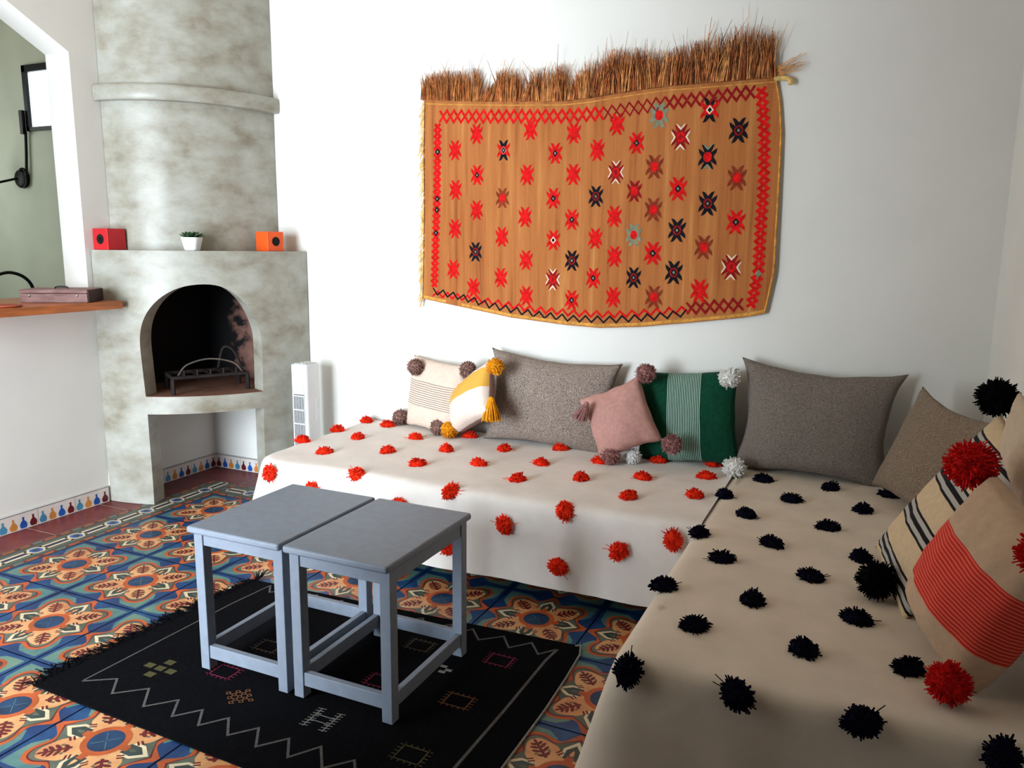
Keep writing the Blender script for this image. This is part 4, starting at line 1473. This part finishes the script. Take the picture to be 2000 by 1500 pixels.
KTOP = [(1.012, 2.010), (1.406, 1.988), (1.669, 1.974), (1.868, 1.976), (2.011, 1.990), (2.150, 2.003), (2.371, 2.015), (2.530, 2.025)]
for sg in (1, -1):
    zigzag(KTOP[:4], .028, 21, sg, .011, K_RED, 0)
    zigzag(KTOP[3:6], .028, 7, sg, .007, K_DRED, 0)
    zigzag(KTOP[5:], .026, 10, sg, .010, K_DRED, 0)
    zigzag([(1.0, 1.975), (.992, 1.581), (.976, 1.165)], .015, 27, sg, .015, K_RED, 0)
    zigzag([(2.554, 2.04), (2.578, 1.857), (2.589, 1.647), (2.588, 1.454), (2.59, 1.28), (2.568, 1.124)], .018, 29, sg, .014, K_RED, 0)
    zigzag([(2.288, 1.108), (2.42, 1.122), (2.534, 1.136)], .026, 6, sg, .011, K_DRED, 0)
zigzag([(.967, 1.130), (1.127, 1.118), (1.302, 1.100), (1.527, 1.072), (1.742, 1.062), (1.947, 1.064), (2.143, 1.085), (2.295, 1.103)], .014, 46, 1, .010, K_RED, 0)
zigzag([(.967, 1.144), (1.112, 1.122), (1.302, 1.083), (1.528, 1.050), (1.743, 1.036), (1.948, 1.041), (2.144, 1.064), (2.289, 1.088)], .015, 44, -1, .0075, K_BLK, 1)
for x, z, mt in ((.999, 1.84, K_BLK), (.995, 1.61, K_BLK), (.993, 1.555, K_BLK), (.987, 1.44, K_BLK), (2.590, 1.27, K_GRN)):
    kpoly(DIA, x, z, .032, .042, mt, 2)
    kpoly(DIA, x, z, .012, .016, K_GRN, 3)
# woven seam bands along top and bottom
ribbon(b, [(x, z - .012) for x, z in ktop], .020, kput(0), K_EDGE if False else KF)
ribbon(b, [(x + .004, z - .020) for x, z in ktop], .004, kput(1), K_EDGE)
ribbon(b, [(x, z + .012) for x, z in kbot], .014, kput(0), K_EDGE)
b.build('woven_field', kil)
b = MB()
kfr = [(.902, 2.208), (.97, 2.222), (1.042, 2.221), (1.142, 2.214), (1.225, 2.228), (1.25, 2.160), (1.29, 2.144), (1.336, 2.217), (1.404, 2.198), (1.449, 2.208), (1.468, 2.125), (1.509, 2.185), (1.561, 2.204), (1.613, 2.177), (1.643, 2.222), (1.676, 2.206), (1.696, 2.115), (1.739, 2.168), (1.787, 2.215), (1.837, 2.204), (1.871, 2.240), (1.943, 2.250), (2.002, 2.232), (2.052, 2.252), (2.118, 2.219), (2.185, 2.230), (2.239, 2.242), (2.304, 2.250), (2.361, 2.270), (2.422, 2.250), (2.465, 2.300), (2.514, 2.282), (2.557, 2.256), (2.591, 2.255), (2.615, 2.250)]
r = random.Random(11)
for i in range(2600):
    x = .915 + (2.612 - .915) * r.random()
    zb_ = interp(ktop, x) - .004
    zt_ = interp(kfr, x)
    lean = r.gauss(.03, .06) + .30 * noise.noise(Vector((x * 9, 0, 0))) + .16 * noise.noise(Vector((x * 31, 5, 0)))
    if 1.25 < x < 1.33 or 1.46 < x < 1.50 or 1.69 < x < 1.74:
        lean += .28
    H_ = (zt_ - zb_) * r.uniform(.62, 1.02)
    if r.random() < .05:
        H_ *= r.uniform(1.15, 1.5)
        lean += r.gauss(0, .2)
    dk = .25 + .55 * (x - .9) / 1.7
    mt = S_DRK if r.random() < dk * .34 else (S_BRN if r.random() < .30 + .3 * dk else S_TAN)
    y = WY - .003 - r.random() * .022
    d = Vector((lean, -r.uniform(0, .10), 1))
    strand(b, Vector((x, y, zb_)), d, H_ / max(.6, d.normalized().z), r.uniform(.0016, .0034), Vector((r.gauss(0, .12), 0, 0)), mt, 3, .75)
for i in range(16):
    strand(b, Vector((2.607, WY - .01, 2.085 + r.uniform(-.01, .03))), Vector((1, -.1, r.uniform(-.1, .6))), r.uniform(.06, .13), .002, Vector((0, 0, r.uniform(-.2, .2))), S_TAN, 3)
b.build('straw_fringe', kil)
b = MB()
for i in range(190):
    z = 1.09 + 1.0 * r.random()
    x = interp(kl, z)
    strand(b, Vector((x + .004, WY - .008, z)), Vector((-1, -.2, -r.uniform(.6, 2.2))), r.uniform(.018, .042), .0032, Vector((r.uniform(-.2, .3), 0, -.3)), K_CRM if r.random() < .75 else K_EDGE, 3)
b.build('side_yarn', kil)
b = MB()
b.tube(catmull([(2.606, WY - .008, 2.072), (2.640, WY - .012, 2.070), (2.668, WY - .012, 2.062), (2.672, WY - .012, 2.042)], 6), .010, K_CRM, 8)
b.build('hanging_cord', kil)['label'] = 'pale cord end at the upper right corner'
b = MB()
for z0_, z1_ in ((1.10, 2.08),):
    pts = [(interp(kr, z), kwave(interp(kr, z), z) - .001, z) for z in [1.10 + .98 * i / 30 for i in range(31)]]
    b.tube(pts, .005, K_EDGE, 6)
b.build('selvedge', kil)
